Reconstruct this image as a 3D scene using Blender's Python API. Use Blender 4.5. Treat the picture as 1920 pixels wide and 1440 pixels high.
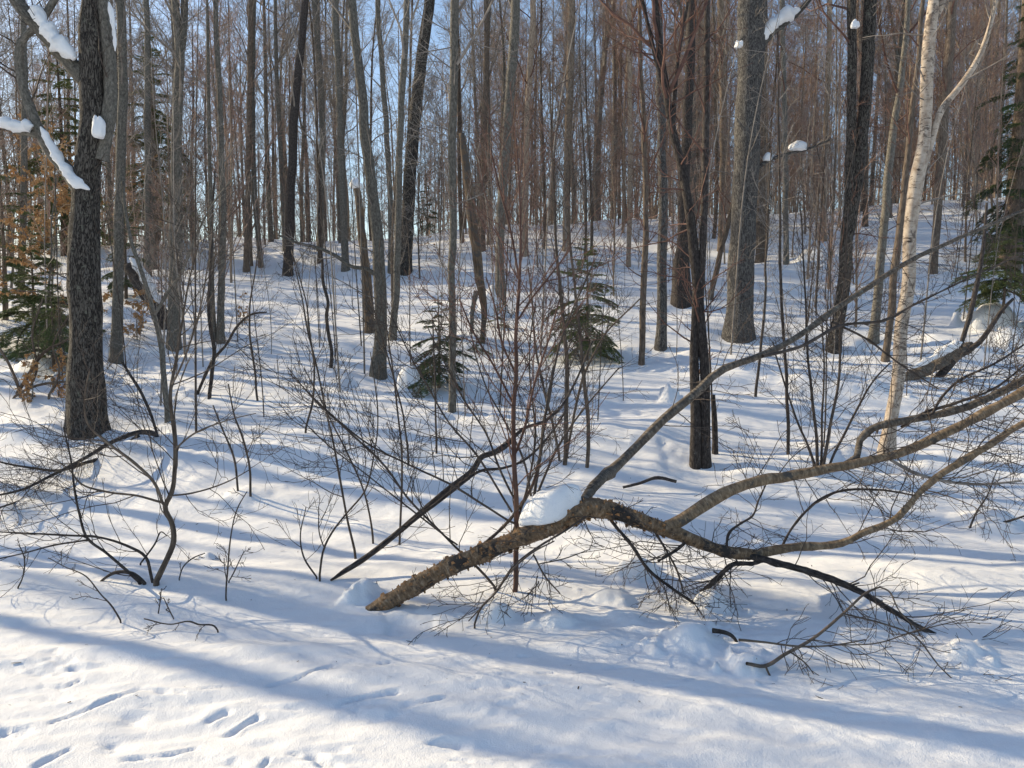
import bpy, math
import numpy as np
from mathutils import Vector

# ------------------------------------------------------------------ camera, sky, sun
scene = bpy.context.scene
for o in list(bpy.data.objects):
    bpy.data.objects.remove(o)
COL = scene.collection
F = 1507.0                      # focal length in pixels of the 1920-wide photograph
PITCH = math.atan(120.0 / F)    # the camera looks slightly down
EYE = 1.6
cam_d = bpy.data.cameras.new('camera')
cam_d.sensor_width = 36.0
cam_d.lens = F / 1920.0 * 36.0
cam_d.clip_start = 0.05
cam_d.clip_end = 2000.0
cam = bpy.data.objects.new('camera', cam_d)
COL.objects.link(cam)
cam.location = (0, 0, EYE)
cam.rotation_euler = (math.pi / 2 - PITCH, 0, 0)
scene.camera = cam

SUN_EL = math.radians(26.0)
SUN_AZ = (-0.905, 0.425)        # horizontal direction towards the sun: left, a little ahead
wd = bpy.data.worlds.new('World')
scene.world = wd
wd.use_nodes = True
wn = wd.node_tree.nodes
sky = wn.new('ShaderNodeTexSky')
sky.sky_type = 'NISHITA'
sky.sun_disc = False
sky.sun_elevation = SUN_EL
sky.sun_rotation = math.atan2(SUN_AZ[0], SUN_AZ[1])
sky.air_density = 1.0
sky.dust_density = 0.8
sky.ozone_density = 1.5
wn['Background'].inputs['Strength'].default_value = 0.128
wd.node_tree.links.new(sky.outputs[0], wn['Background'].inputs['Color'])

sun_d = bpy.data.lights.new('sun', 'SUN')
sun_d.energy = 4.1
sun_d.angle = math.radians(0.45)
sun_d.color = (1.0, 0.83, 0.56)
sun = bpy.data.objects.new('sun', sun_d)
COL.objects.link(sun)
sdir = Vector((-SUN_AZ[0] * math.cos(SUN_EL), -SUN_AZ[1] * math.cos(SUN_EL), -math.sin(SUN_EL)))
sun.rotation_euler = sdir.to_track_quat('-Z', 'Y').to_euler()

scene.view_settings.view_transform = 'Standard'
scene.view_settings.look = 'None'
scene.view_settings.gamma = 1.0
scene.view_settings.use_curve_mapping = False
scene.view_settings.exposure = 0.52
scene.render.engine = 'CYCLES'
scene.cycles.max_bounces = 6
scene.cycles.diffuse_bounces = 3
scene.cycles.use_denoising = True

RNG = np.random.default_rng(11)


# ------------------------------------------------------------------ noise
def _hash(ix, iy, iz):
    h = (ix * 374761393 + iy * 668265263 + iz * 2147483647 + 1013904223) & 0xFFFFFFFF
    h = ((h ^ (h >> 13)) * 1274126177) & 0xFFFFFFFF
    h = h ^ (h >> 16)
    return (h & 0xFFFF) / 65535.0


def vnoise(x, y, z=0.0):
    x, y, z = np.broadcast_arrays(np.asarray(x, float), np.asarray(y, float), np.asarray(z, float))
    ix, iy, iz = np.floor(x).astype(np.int64), np.floor(y).astype(np.int64), np.floor(z).astype(np.int64)
    fx, fy, fz = x - ix, y - iy, z - iz
    u, v, w = (f * f * f * (f * (f * 6 - 15) + 10) for f in (fx, fy, fz))

    def g(a, b, c):
        return _hash(ix + a, iy + b, iz + c)
    a = g(0, 0, 0) * (1 - u) + g(1, 0, 0) * u
    b = g(0, 1, 0) * (1 - u) + g(1, 1, 0) * u
    c = g(0, 0, 1) * (1 - u) + g(1, 0, 1) * u
    d = g(0, 1, 1) * (1 - u) + g(1, 1, 1) * u
    return ((a * (1 - v) + b * v) * (1 - w) + (c * (1 - v) + d * v) * w) * 2 - 1


def fbm(x, y, z=0.0, oct=3):
    s, a = 0.0, 1.0
    for i in range(oct):
        s = s + a * vnoise(x * 2 ** i + 17.3 * i, y * 2 ** i - 9.1 * i, z * 2 ** i + 3.7 * i)
        a *= 0.5
    return s


# ------------------------------------------------------------------ terrain height
_PY = np.array([-400, -40, 0, 3.0, 4.5, 4.95, 5.5, 6.5, 8, 9.5, 12, 15, 19, 23, 27, 30, 32.5, 36, 45, 70, 120, 400.])
_PZ = np.array([-4.0, -.3, 0, 0., .02, .03, -.05, -.03, .17, .36, .80, 1.3, 2.1, 3.05, 4.05, 4.8, 5.25, 5.6, 6.2, 7.6, 9.5, 12.])
_PM = np.gradient(_PZ, _PY)
BUMPS = []      # x, y, rx, ry, height, power
DENTS = []      # x0, y0, x1, y1, half width, depth
ROUGH = []      # x, y, rx, ry, amplitude


def smooth(a, b, x):
    t = np.clip((x - a) / (b - a), 0, 1)
    return t * t * (3 - 2 * t)


def base_height(x, y):
    i = np.clip(np.searchsorted(_PY, y) - 1, 0, len(_PY) - 2)
    h = _PY[i + 1] - _PY[i]
    t = np.clip((y - _PY[i]) / h, 0, 1)
    t2, t3 = t * t, t * t * t
    z = (2 * t3 - 3 * t2 + 1) * _PZ[i] + (t3 - 2 * t2 + t) * h * _PM[i] + (-2 * t3 + 3 * t2) * _PZ[i + 1] + (t3 - t2) * h * _PM[i + 1]
    z = z + 0.052 * np.clip(x, -60, 60) * smooth(11, 30, y)
    # gentle drifts; the flat trail in the foreground stays calmer
    z = z + 0.10 * smooth(5.5, 9, y) * fbm(x * 0.28, y * 0.45 + 5, oct=2)
    z = z + 0.045 * smooth(4.8, 7, y) * fbm(x * 0.9 + 8, y * 1.3, oct=2)
    z = z + 0.25 * smooth(14, 26, y) * fbm(x * 0.16 + 3, y * 0.22, oct=2)
    z = z + 0.020 * (1 - smooth(4.4, 5.2, y)) * vnoise(x * 0.55 + 0.35 * y, y * 2.1 + 0.45 * x)
    z = z + 0.010 * vnoise(x * 1.6, y * 3.4 + 0.9 * x)
    z = z + 0.016 * smooth(4.3, 5.0, y) * fbm(x * 2.6 + 4, y * 3.3, oct=3) + 0.012 * smooth(5, 8, y) * np.abs(vnoise(x * 4.1, y * 5.2))
    z = z + (1 - smooth(4.3, 5.0, y)) * (0.011 * fbm(x * 1.7 + 2 * y, y * 5.5 - 1.2 * x, oct=2) + 0.005 * vnoise(x * 7 + 5 * y, y * 19 - 4 * x))
    return z


def height(x, y):
    x = np.asarray(x, float)
    y = np.asarray(y, float)
    z = base_height(x, y)
    for bx, by, rx, ry, hh, pw in BUMPS:
        m = (np.abs(x - bx) < rx * 2.6) & (np.abs(y - by) < ry * 2.6)
        if m.any():
            q = ((x - bx) / rx) ** 2 + ((y - by) / ry) ** 2
            q = q * (1 + 0.7 * vnoise(x * 1.3 / rx + bx * 7, y * 1.3 / ry + by * 3) + .25 * vnoise(x * 3.1 / rx, y * 3.1 / ry + by))
            z = z + np.where(m, hh * np.exp(-np.clip(q, 0, 40) ** pw), 0)
    for x0, y0, x1, y1, wv, dp in DENTS:
        dx, dy = x1 - x0, y1 - y0
        L = math.hypot(dx, dy) + 1e-6
        m = (x > min(x0, x1) - 5 * wv) & (x < max(x0, x1) + 5 * wv) & (y > min(y0, y1) - 5 * wv) & (y < max(y0, y1) + 5 * wv)
        if m.any():
            u = ((x - x0) * dx + (y - y0) * dy) / L
            v = np.abs(-(x - x0) * dy + (y - y0) * dx) / L / wv
            end = smooth(-1.2 * wv, 1.6 * wv, u) * (1 - smooth(L - 1.0 * wv, L + 1.2 * wv, u))
            v = v * (1 + 0.55 * vnoise(x * 16 + 3, y * 16))
            prof = -dp * (1 - smooth(0.2, 1.3, v)) * (0.75 + 0.5 * vnoise(x * 22, y * 22 + 9)) + 0.2 * dp * np.exp(-((v - 1.6) / 0.6) ** 2)
            z = z + np.where(m, prof * end, 0)
    for bx, by, rx, ry, am in ROUGH:
        m = (np.abs(x - bx) < rx * 1.6) & (np.abs(y - by) < ry * 1.6)
        if m.any():
            q = np.sqrt(((x - bx) / rx) ** 2 + ((y - by) / ry) ** 2)
            w = (1 - smooth(0.25, 1.2, q + .3 * vnoise(x * 6, y * 9)))
            z = z + np.where(m, w * am * (0.8 * fbm(x * 11 + 2.2 * y, y * 23, oct=3) - 0.35), 0)
    return z


def ray(px, py):
    a, b = (px - 960.0) / F, (720.0 - py) / F
    s, c = math.sin(PITCH), math.cos(PITCH)
    return np.array([a, c + b * s, -s + b * c])


def at(px, py, Y):
    d = ray(px, py)
    return np.array([0, 0, EYE]) + d * (Y / d[1])


_YS = np.geomspace(2.0, 70.0, 1400)


def ground(px, py):
    d = ray(px, py)
    k = _YS / d[1]
    x, z = d[0] * k, EYE + d[2] * k
    hgt = height(x, _YS)
    below = np.nonzero(z <= hgt)[0]
    i = below[0] if len(below) else np.argmin(z - hgt)
    return np.array([x[i], _YS[i], float(hgt[i])])


def bump_px(px, py, wpx, hpx, depth=1.0, power=1.0):
    p = ground(px, py)
    s = p[1] / F
    BUMPS.append((p[0], p[1], wpx * s / 1.5, wpx * s / 1.5 * depth, hpx * s * .95, max(1.0, power * .85)))


# snow mounds (centre, half-width, height in photograph pixels)
for b in [(683, 1120, 42, 36, 1.0, 1.6), (930, 1158, 46, 28, .9, 1.5), (1042, 1166, 48, 22, .8, 1.4), (1195, 1082, 52, 40, .9, 1.3),
          (1335, 1140, 46, 38, .9, 1.3), (1290, 1208, 66, 40, 1., 1.2), (1405, 1256, 44, 28, 1., 1.6), (1812, 1226, 52, 26, 1., 1.4),
          (770, 1165, 60, -12, 1., 1.), (1180, 1160, 60, 12, 1., 1.), (1140, 1120, 50, 14, 1., 1.4),
          (772, 735, 40, 52, .9, 2.0), (1252, 752, 20, 34, 1., 1.5), (1535, 488, 46, 32, 1., 2.), (1855, 612, 50, 44, 1.2, 2.),
          (1775, 650, 70, 18, 1., 1.2), (1640, 726, 40, 16, 1., 1.2), (1900, 640, 46, 26, 1., 1.4), (392, 1046, 18, 12, 1., 1.6),
          (330, 862, 60, 12, 1., 1.2), (90, 700, 70, 34, 1., 1.4), (215, 600, 60, 26, 1., 1.4), (925, 590, 34, 60, 1., 1.6),
          (460, 925, 60, 10, 1., 1.), (1870, 985, 70, 30, 1., 1.3), (640, 655, 60, 14, 1., 1.), (330, 480, 70, 30, 1., 1.4),
          (1440, 1010, 60, 18, 1., 1.2), (560, 480, 80, 16, 1., 1.2), (1510, 720, 60, 12, 1., 1.), (60, 1040, 90, 8, 1., 1.)]:
    bump_px(*b)

# hollows melted round the trunks
for px, py, r in [(166, 812, .50), (219, 688, .30), (327, 658, .30), (710, 712, .40), (847, 778, .22), (1240, 660, .30), (1277, 578, .40), (1315, 880, .36), (1387, 640, .60), (1563, 664, .34), (1638, 648, .26), (1662, 858, .30), (759, 516, .42), (938, 548, .3), (540, 522, .34)]:
    p = ground(px, py)
    BUMPS.append((p[0], p[1], r, r * .9, -.07 - .05 * r, 1.4))
    BUMPS.append((p[0] - r * .9, p[1] + r * .3, r * .9, r * .7, .05, 1.2))


def dent_px(pts, w, dp):
    q = [ground(*p) for p in pts]
    for a, b in zip(q[:-1], q[1:]):
        DENTS.append((a[0], a[1], b[0], b[1], w, dp))


_d = []
for pts, w, dp in [([(92, 1356), (150, 1338), (200, 1313), (262, 1294), (345, 1299)], .020, .024), ([(75, 1287), (120, 1291), (152, 1274)], .018, .018),
                   ([(384, 1356), (430, 1336)], .026, .034), ([(424, 1382), (486, 1345)], .028, .038), ([(60, 1441), (132, 1406)], .022, .02),
                   ([(228, 1426), (300, 1419), (368, 1404)], .022, .026), ([(370, 1292), (455, 1286)], .016, .016),
                   ([(500, 1288), (560, 1271), (625, 1250)], .018, .022), ([(490, 1327), (562, 1331)], .022, .022),
                   ([(640, 1318), (748, 1297)], .022, .026), ([(756, 1325), (838, 1307)], .020, .026), ([(806, 1394), (874, 1399)], .034, .05),
                   ([(845, 1424), (882, 1428)], .02, .02), ([(260, 1326), (310, 1327)], .014, .014), ([(0, 1232), (62, 1232)], .010, .014),
                   ([(90, 1226), (106, 1216), (165, 1215)], .010, .010), ([(0, 1368), (58, 1364)], .02, .02), ([(490, 1440), (506, 1421)], .02, .02),
                   ([(540, 1413), (562, 1416)], .02, .02), ([(1130, 1256), (1178, 1251)], .016, .018), ([(1258, 1281), (1318, 1274)], .014, .016),
                   ([(580, 1418), (630, 1432)], .03, .04), ([(410, 1432), (455, 1436)], .03, .035), ([(1000, 1408), (1150, 1414), (1260, 1440)], .03, .012)]:
    q = [ground(*p) for p in pts]
    _d.append((q, w, dp))
for px, py in [(720, 1245), (773, 1241), (823, 1238), (875, 1235), (928, 1233), (977, 1232), (820, 1278), (885, 1273), (957, 1264), (1025, 1262),
               (1085, 1262), (890, 1291), (960, 1288), (1022, 1283), (1080, 1283), (1137, 1285), (1200, 1286), (660, 1250), (610, 1255), (1262, 1288)]:
    w = 15 + 5 * math.sin(px)
    _d.append(([ground(px - w, py + 1), ground(px + w, py - 1)], .011, .016))
for q, w, dp in _d:
    for a, b in zip(q[:-1], q[1:]):
        DENTS.append((a[0], a[1], b[0], b[1], w * .72, dp * .62))
_r = []
for px, py, wx, am in [(110, 1248, 95, .018), (255, 1352, 60, .016), (215, 1400, 48, .022), (700, 1330, 75, .014), (935, 1325, 75, .012), (20, 1370, 50, .025),
                       (115, 1310, 50, .012), (1880, 1180, 40, .01), (1190, 1178, 40, .014), (1010, 1425, 120, .008), (1130, 1320, 50, .006), (640, 1425, 100, .012)]:
    p = ground(px, py)
    s = p[1] / F
    _r.append((p[0], p[1], wx * s, wx * s * 0.62, am))
ROUGH.extend(_r)
print('BASES ok')


# ------------------------------------------------------------------ mesh helpers
def mesh_from(name, V, Q, mats, smooth_shade=True, bc=None, mat_idx=None, tri=False):
    me = bpy.data.meshes.new(name)
    V = np.ascontiguousarray(V, dtype=np.float32)
    Q = np.ascontiguousarray(Q, dtype=np.int32)
    k = Q.shape[1]
    me.vertices.add(len(V))
    me.vertices.foreach_set('co', V.ravel())
    me.loops.add(Q.size)
    me.loops.foreach_set('vertex_index', Q.ravel())
    me.polygons.add(len(Q))
    me.polygons.foreach_set('loop_start', np.arange(0, Q.size, k, dtype=np.int32))
    me.polygons.foreach_set('loop_total', np.full(len(Q), k, dtype=np.int32))
    if mat_idx is not None:
        me.polygons.foreach_set('material_index', np.ascontiguousarray(mat_idx, dtype=np.int32))
    me.polygons.foreach_set('use_smooth', np.full(len(Q), smooth_shade, dtype=bool))
    if bc is not None:
        a = me.attributes.new('bc', 'FLOAT_VECTOR', 'POINT')
        a.data.foreach_set('vector', np.ascontiguousarray(bc, dtype=np.float32).ravel())
    for m in (mats if isinstance(mats, (list, tuple)) else [mats]):
        me.materials.append(m)
    me.update(calc_edges=True)
    return me


def obj(name, me, parent=None, loc=(0, 0, 0), rot=None, scl=None):
    o = bpy.data.objects.new(name, me)
    COL.objects.link(o)
    o.location = loc
    if rot is not None:
        o.rotation_euler = rot
    if scl is not None:
        o.scale = scl
    o.parent = parent
    return o


def tag(o, label, cat, group=None, kind=None):
    o['label'] = label
    o['category'] = cat
    if group:
        o['group'] = group
    if kind:
        o['kind'] = kind
    return o


def empty(name, loc, label, cat, group=None, rz=0.0):
    o = bpy.data.objects.new(name, None)
    COL.objects.link(o)
    o.location = [float(v) for v in loc]
    o.rotation_euler = (0, 0, rz)
    return tag(o, label, cat, group)


def norm(v):
    return v / (np.linalg.norm(v, axis=-1, keepdims=True) + 1e-9)


class Tubes:
    """collects polylines with radii and turns them into one quad mesh"""

    def __init__(self):
        self.sets = []

    def add(self, P, R, sides=6, cap=True, rough=0.0, rfreq=6.0):
        P = np.asarray(P, float)
        R = np.asarray(R, float)
        if P.ndim == 2:
            P, R = P[None], R[None]
        self.sets.append((P, R, sides, cap, rough, rfreq))
        return self

    def arrays(self, origin=(0, 0, 0)):
        VV, QQ, BB, off = [], [], [], 0
        for P, R, S, cap, rough, rf in self.sets:
            T, N = R.shape
            if cap:     # collapse a last ring so the end is closed
                P = np.concatenate([P, P[:, -1:]], 1)
                R = np.concatenate([R, R[:, -1:] * 0.02], 1)
                N += 1
            tn = np.empty_like(P)
            tn[:, 1:-1] = P[:, 2:] - P[:, :-2]
            tn[:, 0] = P[:, 1] - P[:, 0]
            tn[:, -1] = P[:, -2] - P[:, -3] if cap else P[:, -1] - P[:, -2]
            if cap:
                tn[:, -2] = tn[:, -1]
            tn = norm(tn)
            mean = norm(P[:, -1] - P[:, 0])
            ref = np.where(np.abs(mean[:, 2:3]) < 0.8, np.array([[0, 0, 1.]]), np.array([[1., 0, 0]]))[:, None, :]
            n1 = norm(np.cross(tn, np.broadcast_to(ref, tn.shape)))
            n2 = np.cross(n1, tn)
            seg = np.linalg.norm(np.diff(P, axis=1), axis=2)
            s = np.concatenate([np.zeros((T, 1)), np.cumsum(seg, 1)], 1) + RNG.random((T, 1)) * 50
            ang = np.arange(S) * 2 * math.pi / S
            ca, sa = np.cos(ang), np.sin(ang)
            bc = np.stack([R[:, :, None] * ca, R[:, :, None] * sa, np.broadcast_to(s[:, :, None], (T, N, S))], -1)
            Rr = R[:, :, None] * np.ones(S)
            if rough > 0:
                sc = rf / np.maximum(R[:, :1, None], 1e-3) * 0.25
                Rr = Rr * (1 + rough * fbm(bc[..., 0] * sc, bc[..., 1] * sc, bc[..., 2] * sc * 0.35, oct=2))
            V = P[:, :, None, :] + Rr[..., None] * (n1[:, :, None, :] * ca[:, None] + n2[:, :, None, :] * sa[:, None])
            idx = (np.arange(T)[:, None, None] * N * S + np.arange(N - 1)[None, :, None] * S)
            j = np.arange(S)
            j2 = (j + 1) % S
            a = idx + j
            b = idx + j2
            Q = np.stack([a, a + S, b + S, b], -1).reshape(-1, 4) + off
            VV.append(V.reshape(-1, 3))
            QQ.append(Q)
            BB.append(bc.reshape(-1, 3))
            off += T * N * S
        return np.concatenate(VV) - np.asarray(origin), np.concatenate(QQ), np.concatenate(BB)

    def mesh(self, name, mat, origin=(0, 0, 0)):
        V, Q, B = self.arrays(origin)
        return mesh_from(name, V, Q, mat, True, B)


def spline(P, R, n):
    """Catmull-Rom resample of control points and radii"""
    P = np.asarray(P, float)
    R = np.asarray(R, float)
    d = np.concatenate([[0], np.cumsum(np.linalg.norm(np.diff(P, axis=0), axis=1))])
    t = np.linspace(0, d[-1], n)
    m = np.gradient(P, d, axis=0) if len(P) > 2 else np.repeat(((P[1] - P[0]) / d[-1])[None], 2, 0)
    i = np.clip(np.searchsorted(d, t, side='right') - 1, 0, len(P) - 2)
    h = (d[i + 1] - d[i])
    u = ((t - d[i]) / h)[:, None]
    h = h[:, None]
    u2, u3 = u * u, u * u * u
    out = (2 * u3 - 3 * u2 + 1) * P[i] + (u3 - 2 * u2 + u) * h * m[i] + (-2 * u3 + 3 * u2) * P[i + 1] + (u3 - u2) * h * m[i + 1]
    return out, np.interp(t, d, R)


def grow(P, R, n, lo, hi, length, ang, pts=5, up=0.0, wig=0.12, rmax=0.7, rmin=0.002, rlen=0.011, rng=None, fall=0.5, flat=0.0):
    """children for every parent polyline: n per parent, between fractions lo..hi, length in metres (mean at lo, falling towards hi)"""
    rng = rng or RNG
    T, N = R.shape
    t = lo + (hi - lo) * ((np.arange(n)[None] + rng.random((T, n))) / n)
    f = t * (N - 1)
    i = np.clip(f.astype(int), 0, N - 2)
    w = (f - i)[..., None]
    tt = np.arange(T)[:, None]
    p0 = P[tt, i] * (1 - w) + P[tt, i + 1] * w
    r0 = R[tt, i] * (1 - w[..., 0]) + R[tt, i + 1] * w[..., 0]
    tan = norm(P[tt, i + 1] - P[tt, i])
    rv = rng.normal(size=(T, n, 3))
    rv[..., 2] *= (1 - flat)
    perp = norm(rv - (rv * tan).sum(-1, keepdims=True) * tan)
    a = np.radians(ang) * (1 + 0.28 * rng.normal(size=(T, n, 1)))
    d = norm(np.cos(a) * tan + np.sin(a) * perp)
    L = np.asarray(length) * (1 - fall * (t - lo) / max(hi - lo, 1e-6)) * (0.55 + 0.8 * rng.random((T, n)))
    M = pts
    out = np.empty((T, n, M, 3))
    out[:, :, 0] = p0
    st = (L / (M - 1))[..., None]
    for k in range(1, M):
        d = norm(d + wig * rng.normal(size=d.shape) + np.array([0, 0, up]))
        out[:, :, k] = out[:, :, k - 1] + d * st
    rb = np.minimum(r0 * rmax, L * rlen + rmin)
    rr = rb[..., None] * np.linspace(1, 0.28, M)
    rr = np.maximum(rr, rmin)
    return out.reshape(T * n, M, 3), rr.reshape(T * n, M)


# ------------------------------------------------------------------ materials
def new_mat(name):
    m = bpy.data.materials.new(name)
    m.use_nodes = True
    nt = m.node_tree
    b = nt.nodes['Principled BSDF']
    return m, nt, b


def node(nt, typ, **kw):
    n = nt.nodes.new(typ)
    for k, v in kw.items():
        if hasattr(n, k):
            setattr(n, k, v)
        else:
            n.inputs[k].default_value = v
    return n


def ramp(nt, stops):
    r = nt.nodes.new('ShaderNodeValToRGB')
    e = r.color_ramp.elements
    while len(e) < len(stops):
        e.new(0.5)
    for k, (p, c) in enumerate(stops):
        e[k].position = p
        e[k].color = (*c, 1)
    return r


def bark(name, dark, mid, light, scale=60.0, stretch=0.22, bump=0.6, vary=0.25, lichen=None, rough=0.9, bands=None, ridges=False):
    m, nt, b = new_mat(name)
    L = nt.links.new
    at_ = node(nt, 'ShaderNodeAttribute', attribute_name='bc')
    mp = node(nt, 'ShaderNodeMapping')
    mp.inputs['Scale'].default_value = (1, 1, stretch)
    L(at_.outputs['Vector'], mp.inputs['Vector'])
    n1 = node(nt, 'ShaderNodeTexNoise', Scale=scale, Detail=6.0, Roughness=0.65)
    L(mp.outputs[0], n1.inputs['Vector'])
    r1 = ramp(nt, [(0.30, dark), (0.52, mid), (0.74, light)])
    hgt = n1.outputs['Fac']
    if ridges:
        n0 = node(nt, 'ShaderNodeTexNoise', Scale=scale * 0.9, Detail=3.0, Roughness=0.5, Distortion=0.6)
        L(mp.outputs[0], n0.inputs['Vector'])
        sb = node(nt, 'ShaderNodeMath', operation='SUBTRACT')
        L(n0.outputs['Fac'], sb.inputs[0])
        sb.inputs[1].default_value = 0.5
        ab = node(nt, 'ShaderNodeMath', operation='ABSOLUTE')
        L(sb.outputs[0], ab.inputs[0])
        mr = node(nt, 'ShaderNodeMapRange')
        mr.inputs[2].default_value = 0.11
        L(ab.outputs[0], mr.inputs[0])
        ad = node(nt, 'ShaderNodeMath', operation='MULTIPLY_ADD')
        L(mr.outputs[0], ad.inputs[0])
        ad.inputs[1].default_value = 0.45
        mu = node(nt, 'ShaderNodeMath', operation='MULTIPLY')
        L(n1.outputs['Fac'], mu.inputs[0])
        mu.inputs[1].default_value = 0.6
        L(mu.outputs[0], ad.inputs[2])
        hgt = ad.outputs[0]
    L(hgt, r1.inputs['Fac'])
    col = r1.outputs['Color']
    if bands:           # horizontal lenticels / dark scars of birch bark
        mp2 = node(nt, 'ShaderNodeMapping')
        mp2.inputs['Scale'].default_value = (1, 1, bands[1])
        L(at_.outputs['Vector'], mp2.inputs['Vector'])
        n2 = node(nt, 'ShaderNodeTexNoise', Scale=bands[2], Detail=4.0, Roughness=0.6)
        L(mp2.outputs[0], n2.inputs['Vector'])
        r2 = ramp(nt, [(bands[3], (0, 0, 0)), (bands[3] + 0.07, (1, 1, 1))])
        L(n2.outputs['Fac'], r2.inputs['Fac'])
        mx = node(nt, 'ShaderNodeMix', data_type='RGBA')
        L(r2.outputs['Color'], mx.inputs[0])
        L(col, mx.inputs[6])
        mx.inputs[7].default_value = (*bands[0], 1)
        col = mx.outputs[2]
    if lichen:
        n3 = node(nt, 'ShaderNodeTexNoise', Scale=lichen[1], Detail=5.0, Roughness=0.7)
        L(at_.outputs['Vector'], n3.inputs['Vector'])
        r3 = ramp(nt, [(lichen[2], (0, 0, 0)), (lichen[2] + 0.06, (1, 1, 1))])
        L(n3.outputs['Fac'], r3.inputs['Fac'])
        mx = node(nt, 'ShaderNodeMix', data_type='RGBA')
        L(r3.outputs['Color'], mx.inputs[0])
        L(col, mx.inputs[6])
        mx.inputs[7].default_value = (*lichen[0], 1)
        col = mx.outputs[2]
    if vary:
        oi = node(nt, 'ShaderNodeObjectInfo')
        mr = node(nt, 'ShaderNodeMapRange')
        mr.inputs[3].default_value = 1 - vary
        mr.inputs[4].default_value = 1 + vary
        L(oi.outputs['Random'], mr.inputs[0])
        hs = node(nt, 'ShaderNodeHueSaturation')
        L(mr.outputs[0], hs.inputs['Value'])
        L(col, hs.inputs['Color'])
        col = hs.outputs[0]
    L(col, b.inputs['Base Color'])
    b.inputs['Roughness'].default_value = rough
    b.inputs['Specular IOR Level'].default_value = 0.25
    bp = node(nt, 'ShaderNodeBump', Strength=bump, Distance=0.012)
    L(hgt, bp.inputs['Height'])
    L(bp.outputs[0], b.inputs['Normal'])
    return m


def plain(name, c1, c2, scale=30.0, rough=0.8, vary=0.15, spec=0.3, coord='Object'):
    m, nt, b = new_mat(name)
    L = nt.links.new
    tc = node(nt, 'ShaderNodeTexCoord')
    n1 = node(nt, 'ShaderNodeTexNoise', Scale=scale, Detail=3.0)
    L(tc.outputs[coord], n1.inputs['Vector'])
    r = ramp(nt, [(0.32, c1), (0.68, c2)])
    L(n1.outputs['Fac'], r.inputs['Fac'])
    oi = node(nt, 'ShaderNodeObjectInfo')
    mr = node(nt, 'ShaderNodeMapRange')
    mr.inputs[3].default_value = 1 - vary
    mr.inputs[4].default_value = 1 + vary
    L(oi.outputs['Random'], mr.inputs[0])
    hs = node(nt, 'ShaderNodeHueSaturation')
    L(mr.outputs[0], hs.inputs['Value'])
    L(r.outputs[0], hs.inputs['Color'])
    L(hs.outputs[0], b.inputs['Base Color'])
    b.inputs['Roughness'].default_value = rough
    b.inputs['Specular IOR Level'].default_value = spec
    return m


def snow_material():
    m, nt, b = new_mat('snow')
    L = nt.links.new
    tc = node(nt, 'ShaderNodeTexCoord')
    n1 = node(nt, 'ShaderNodeTexNoise', Scale=9.0, Detail=6.0, Roughness=0.55)
    L(tc.outputs['Object'], n1.inputs['Vector'])
    n2 = node(nt, 'ShaderNodeTexNoise', Scale=170.0, Detail=2.0)
    L(tc.outputs['Object'], n2.inputs['Vector'])
    n3 = node(nt, 'ShaderNodeTexNoise', Scale=1.3, Detail=3.0)
    L(tc.outputs['Object'], n3.inputs['Vector'])
    r = ramp(nt, [(0.3, (0.86, 0.87, 0.89)), (0.7, (0.92, 0.92, 0.92))])
    L(n3.outputs['Fac'], r.inputs['Fac'])
    L(r.outputs[0], b.inputs['Base Color'])
    b1 = node(nt, 'ShaderNodeBump', Strength=0.38, Distance=0.03)
    L(n1.outputs['Fac'], b1.inputs['Height'])
    b2 = node(nt, 'ShaderNodeBump', Strength=0.6, Distance=0.005)
    L(n2.outputs['Fac'], b2.inputs['Height'])
    L(b1.outputs[0], b2.inputs['Normal'])
    L(b2.outputs[0], b.inputs['Normal'])
    b.inputs['Roughness'].default_value = 0.62
    b.inputs['Specular IOR Level'].default_value = 0.18
    return m


M = {}
M['snow'] = snow_material()
M['dark'] = bark('dark_ridged_bark', (.014, .012, .011), (.055, .047, .040), (.13, .115, .098), 55, .24, 1.0, 0, lichen=((.17, .165, .13), 9, .60), ridges=True)
M['greyridge'] = bark('grey_ridged_bark', (.03, .027, .027), (.095, .088, .083), (.17, .16, .145), 62, .24, 1.0, 0, ridges=True)
M['grey'] = bark('grey_smooth_bark', (.055, .05, .042), (.15, .137, .115), (.28, .255, .215), 46, .5, .45, .18, lichen=((.30, .30, .24), 22, .64))
M['brown'] = bark('brown_bark', (.05, .038, .03), (.15, .115, .088), (.27, .215, .16), 50, .22, .7, .25)
M['black'] = bark('dark_wet_bark', (.016, .013, .012), (.058, .048, .043), (.15, .13, .115), 60, .4, 1.0, .15, lichen=((.20, .19, .165), 24, .64))
M['far'] = bark('far_bark', (.12, .088, .064), (.29, .22, .16), (.46, .36, .26), 40, .3, .4, .35)
M['twig'] = plain('twig_bark', (.17, .145, .125), (.33, .29, .25), 8, .75, .3)
M['redtwig'] = plain('reddish_twig_bark', (.18, .115, .09), (.37, .25, .19), 8, .7, .3)
M['redstem'] = plain('red_brown_stem_bark', (.075, .038, .030), (.17, .092, .068), 8, .7, .2)
M['darktwig'] = plain('dark_twig_bark', (.036, .027, .022), (.10, .077, .062), 12, .7, .2)
M['paletwig'] = plain('pale_twig_bark', (.17, .13, .09), (.32, .25, .175), 12, .6, .2)
M['birch'] = bark('white_birch_bark', (.26, .19, .14), (.47, .39, .31), (.62, .54, .45), 18, .8, .35, 0, bands=((.05, .038, .032), 5.0, 11, .585), lichen=((.15, .118, .095), 9, .565), rough=.7)
M['fallen'] = bark('peeling_birch_bark', (.06, .038, .023), (.215, .14, .08), (.43, .33, .225), 26, 2.2, .8, 0, lichen=((.042, .036, .032), 8, .51), rough=.65)
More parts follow.
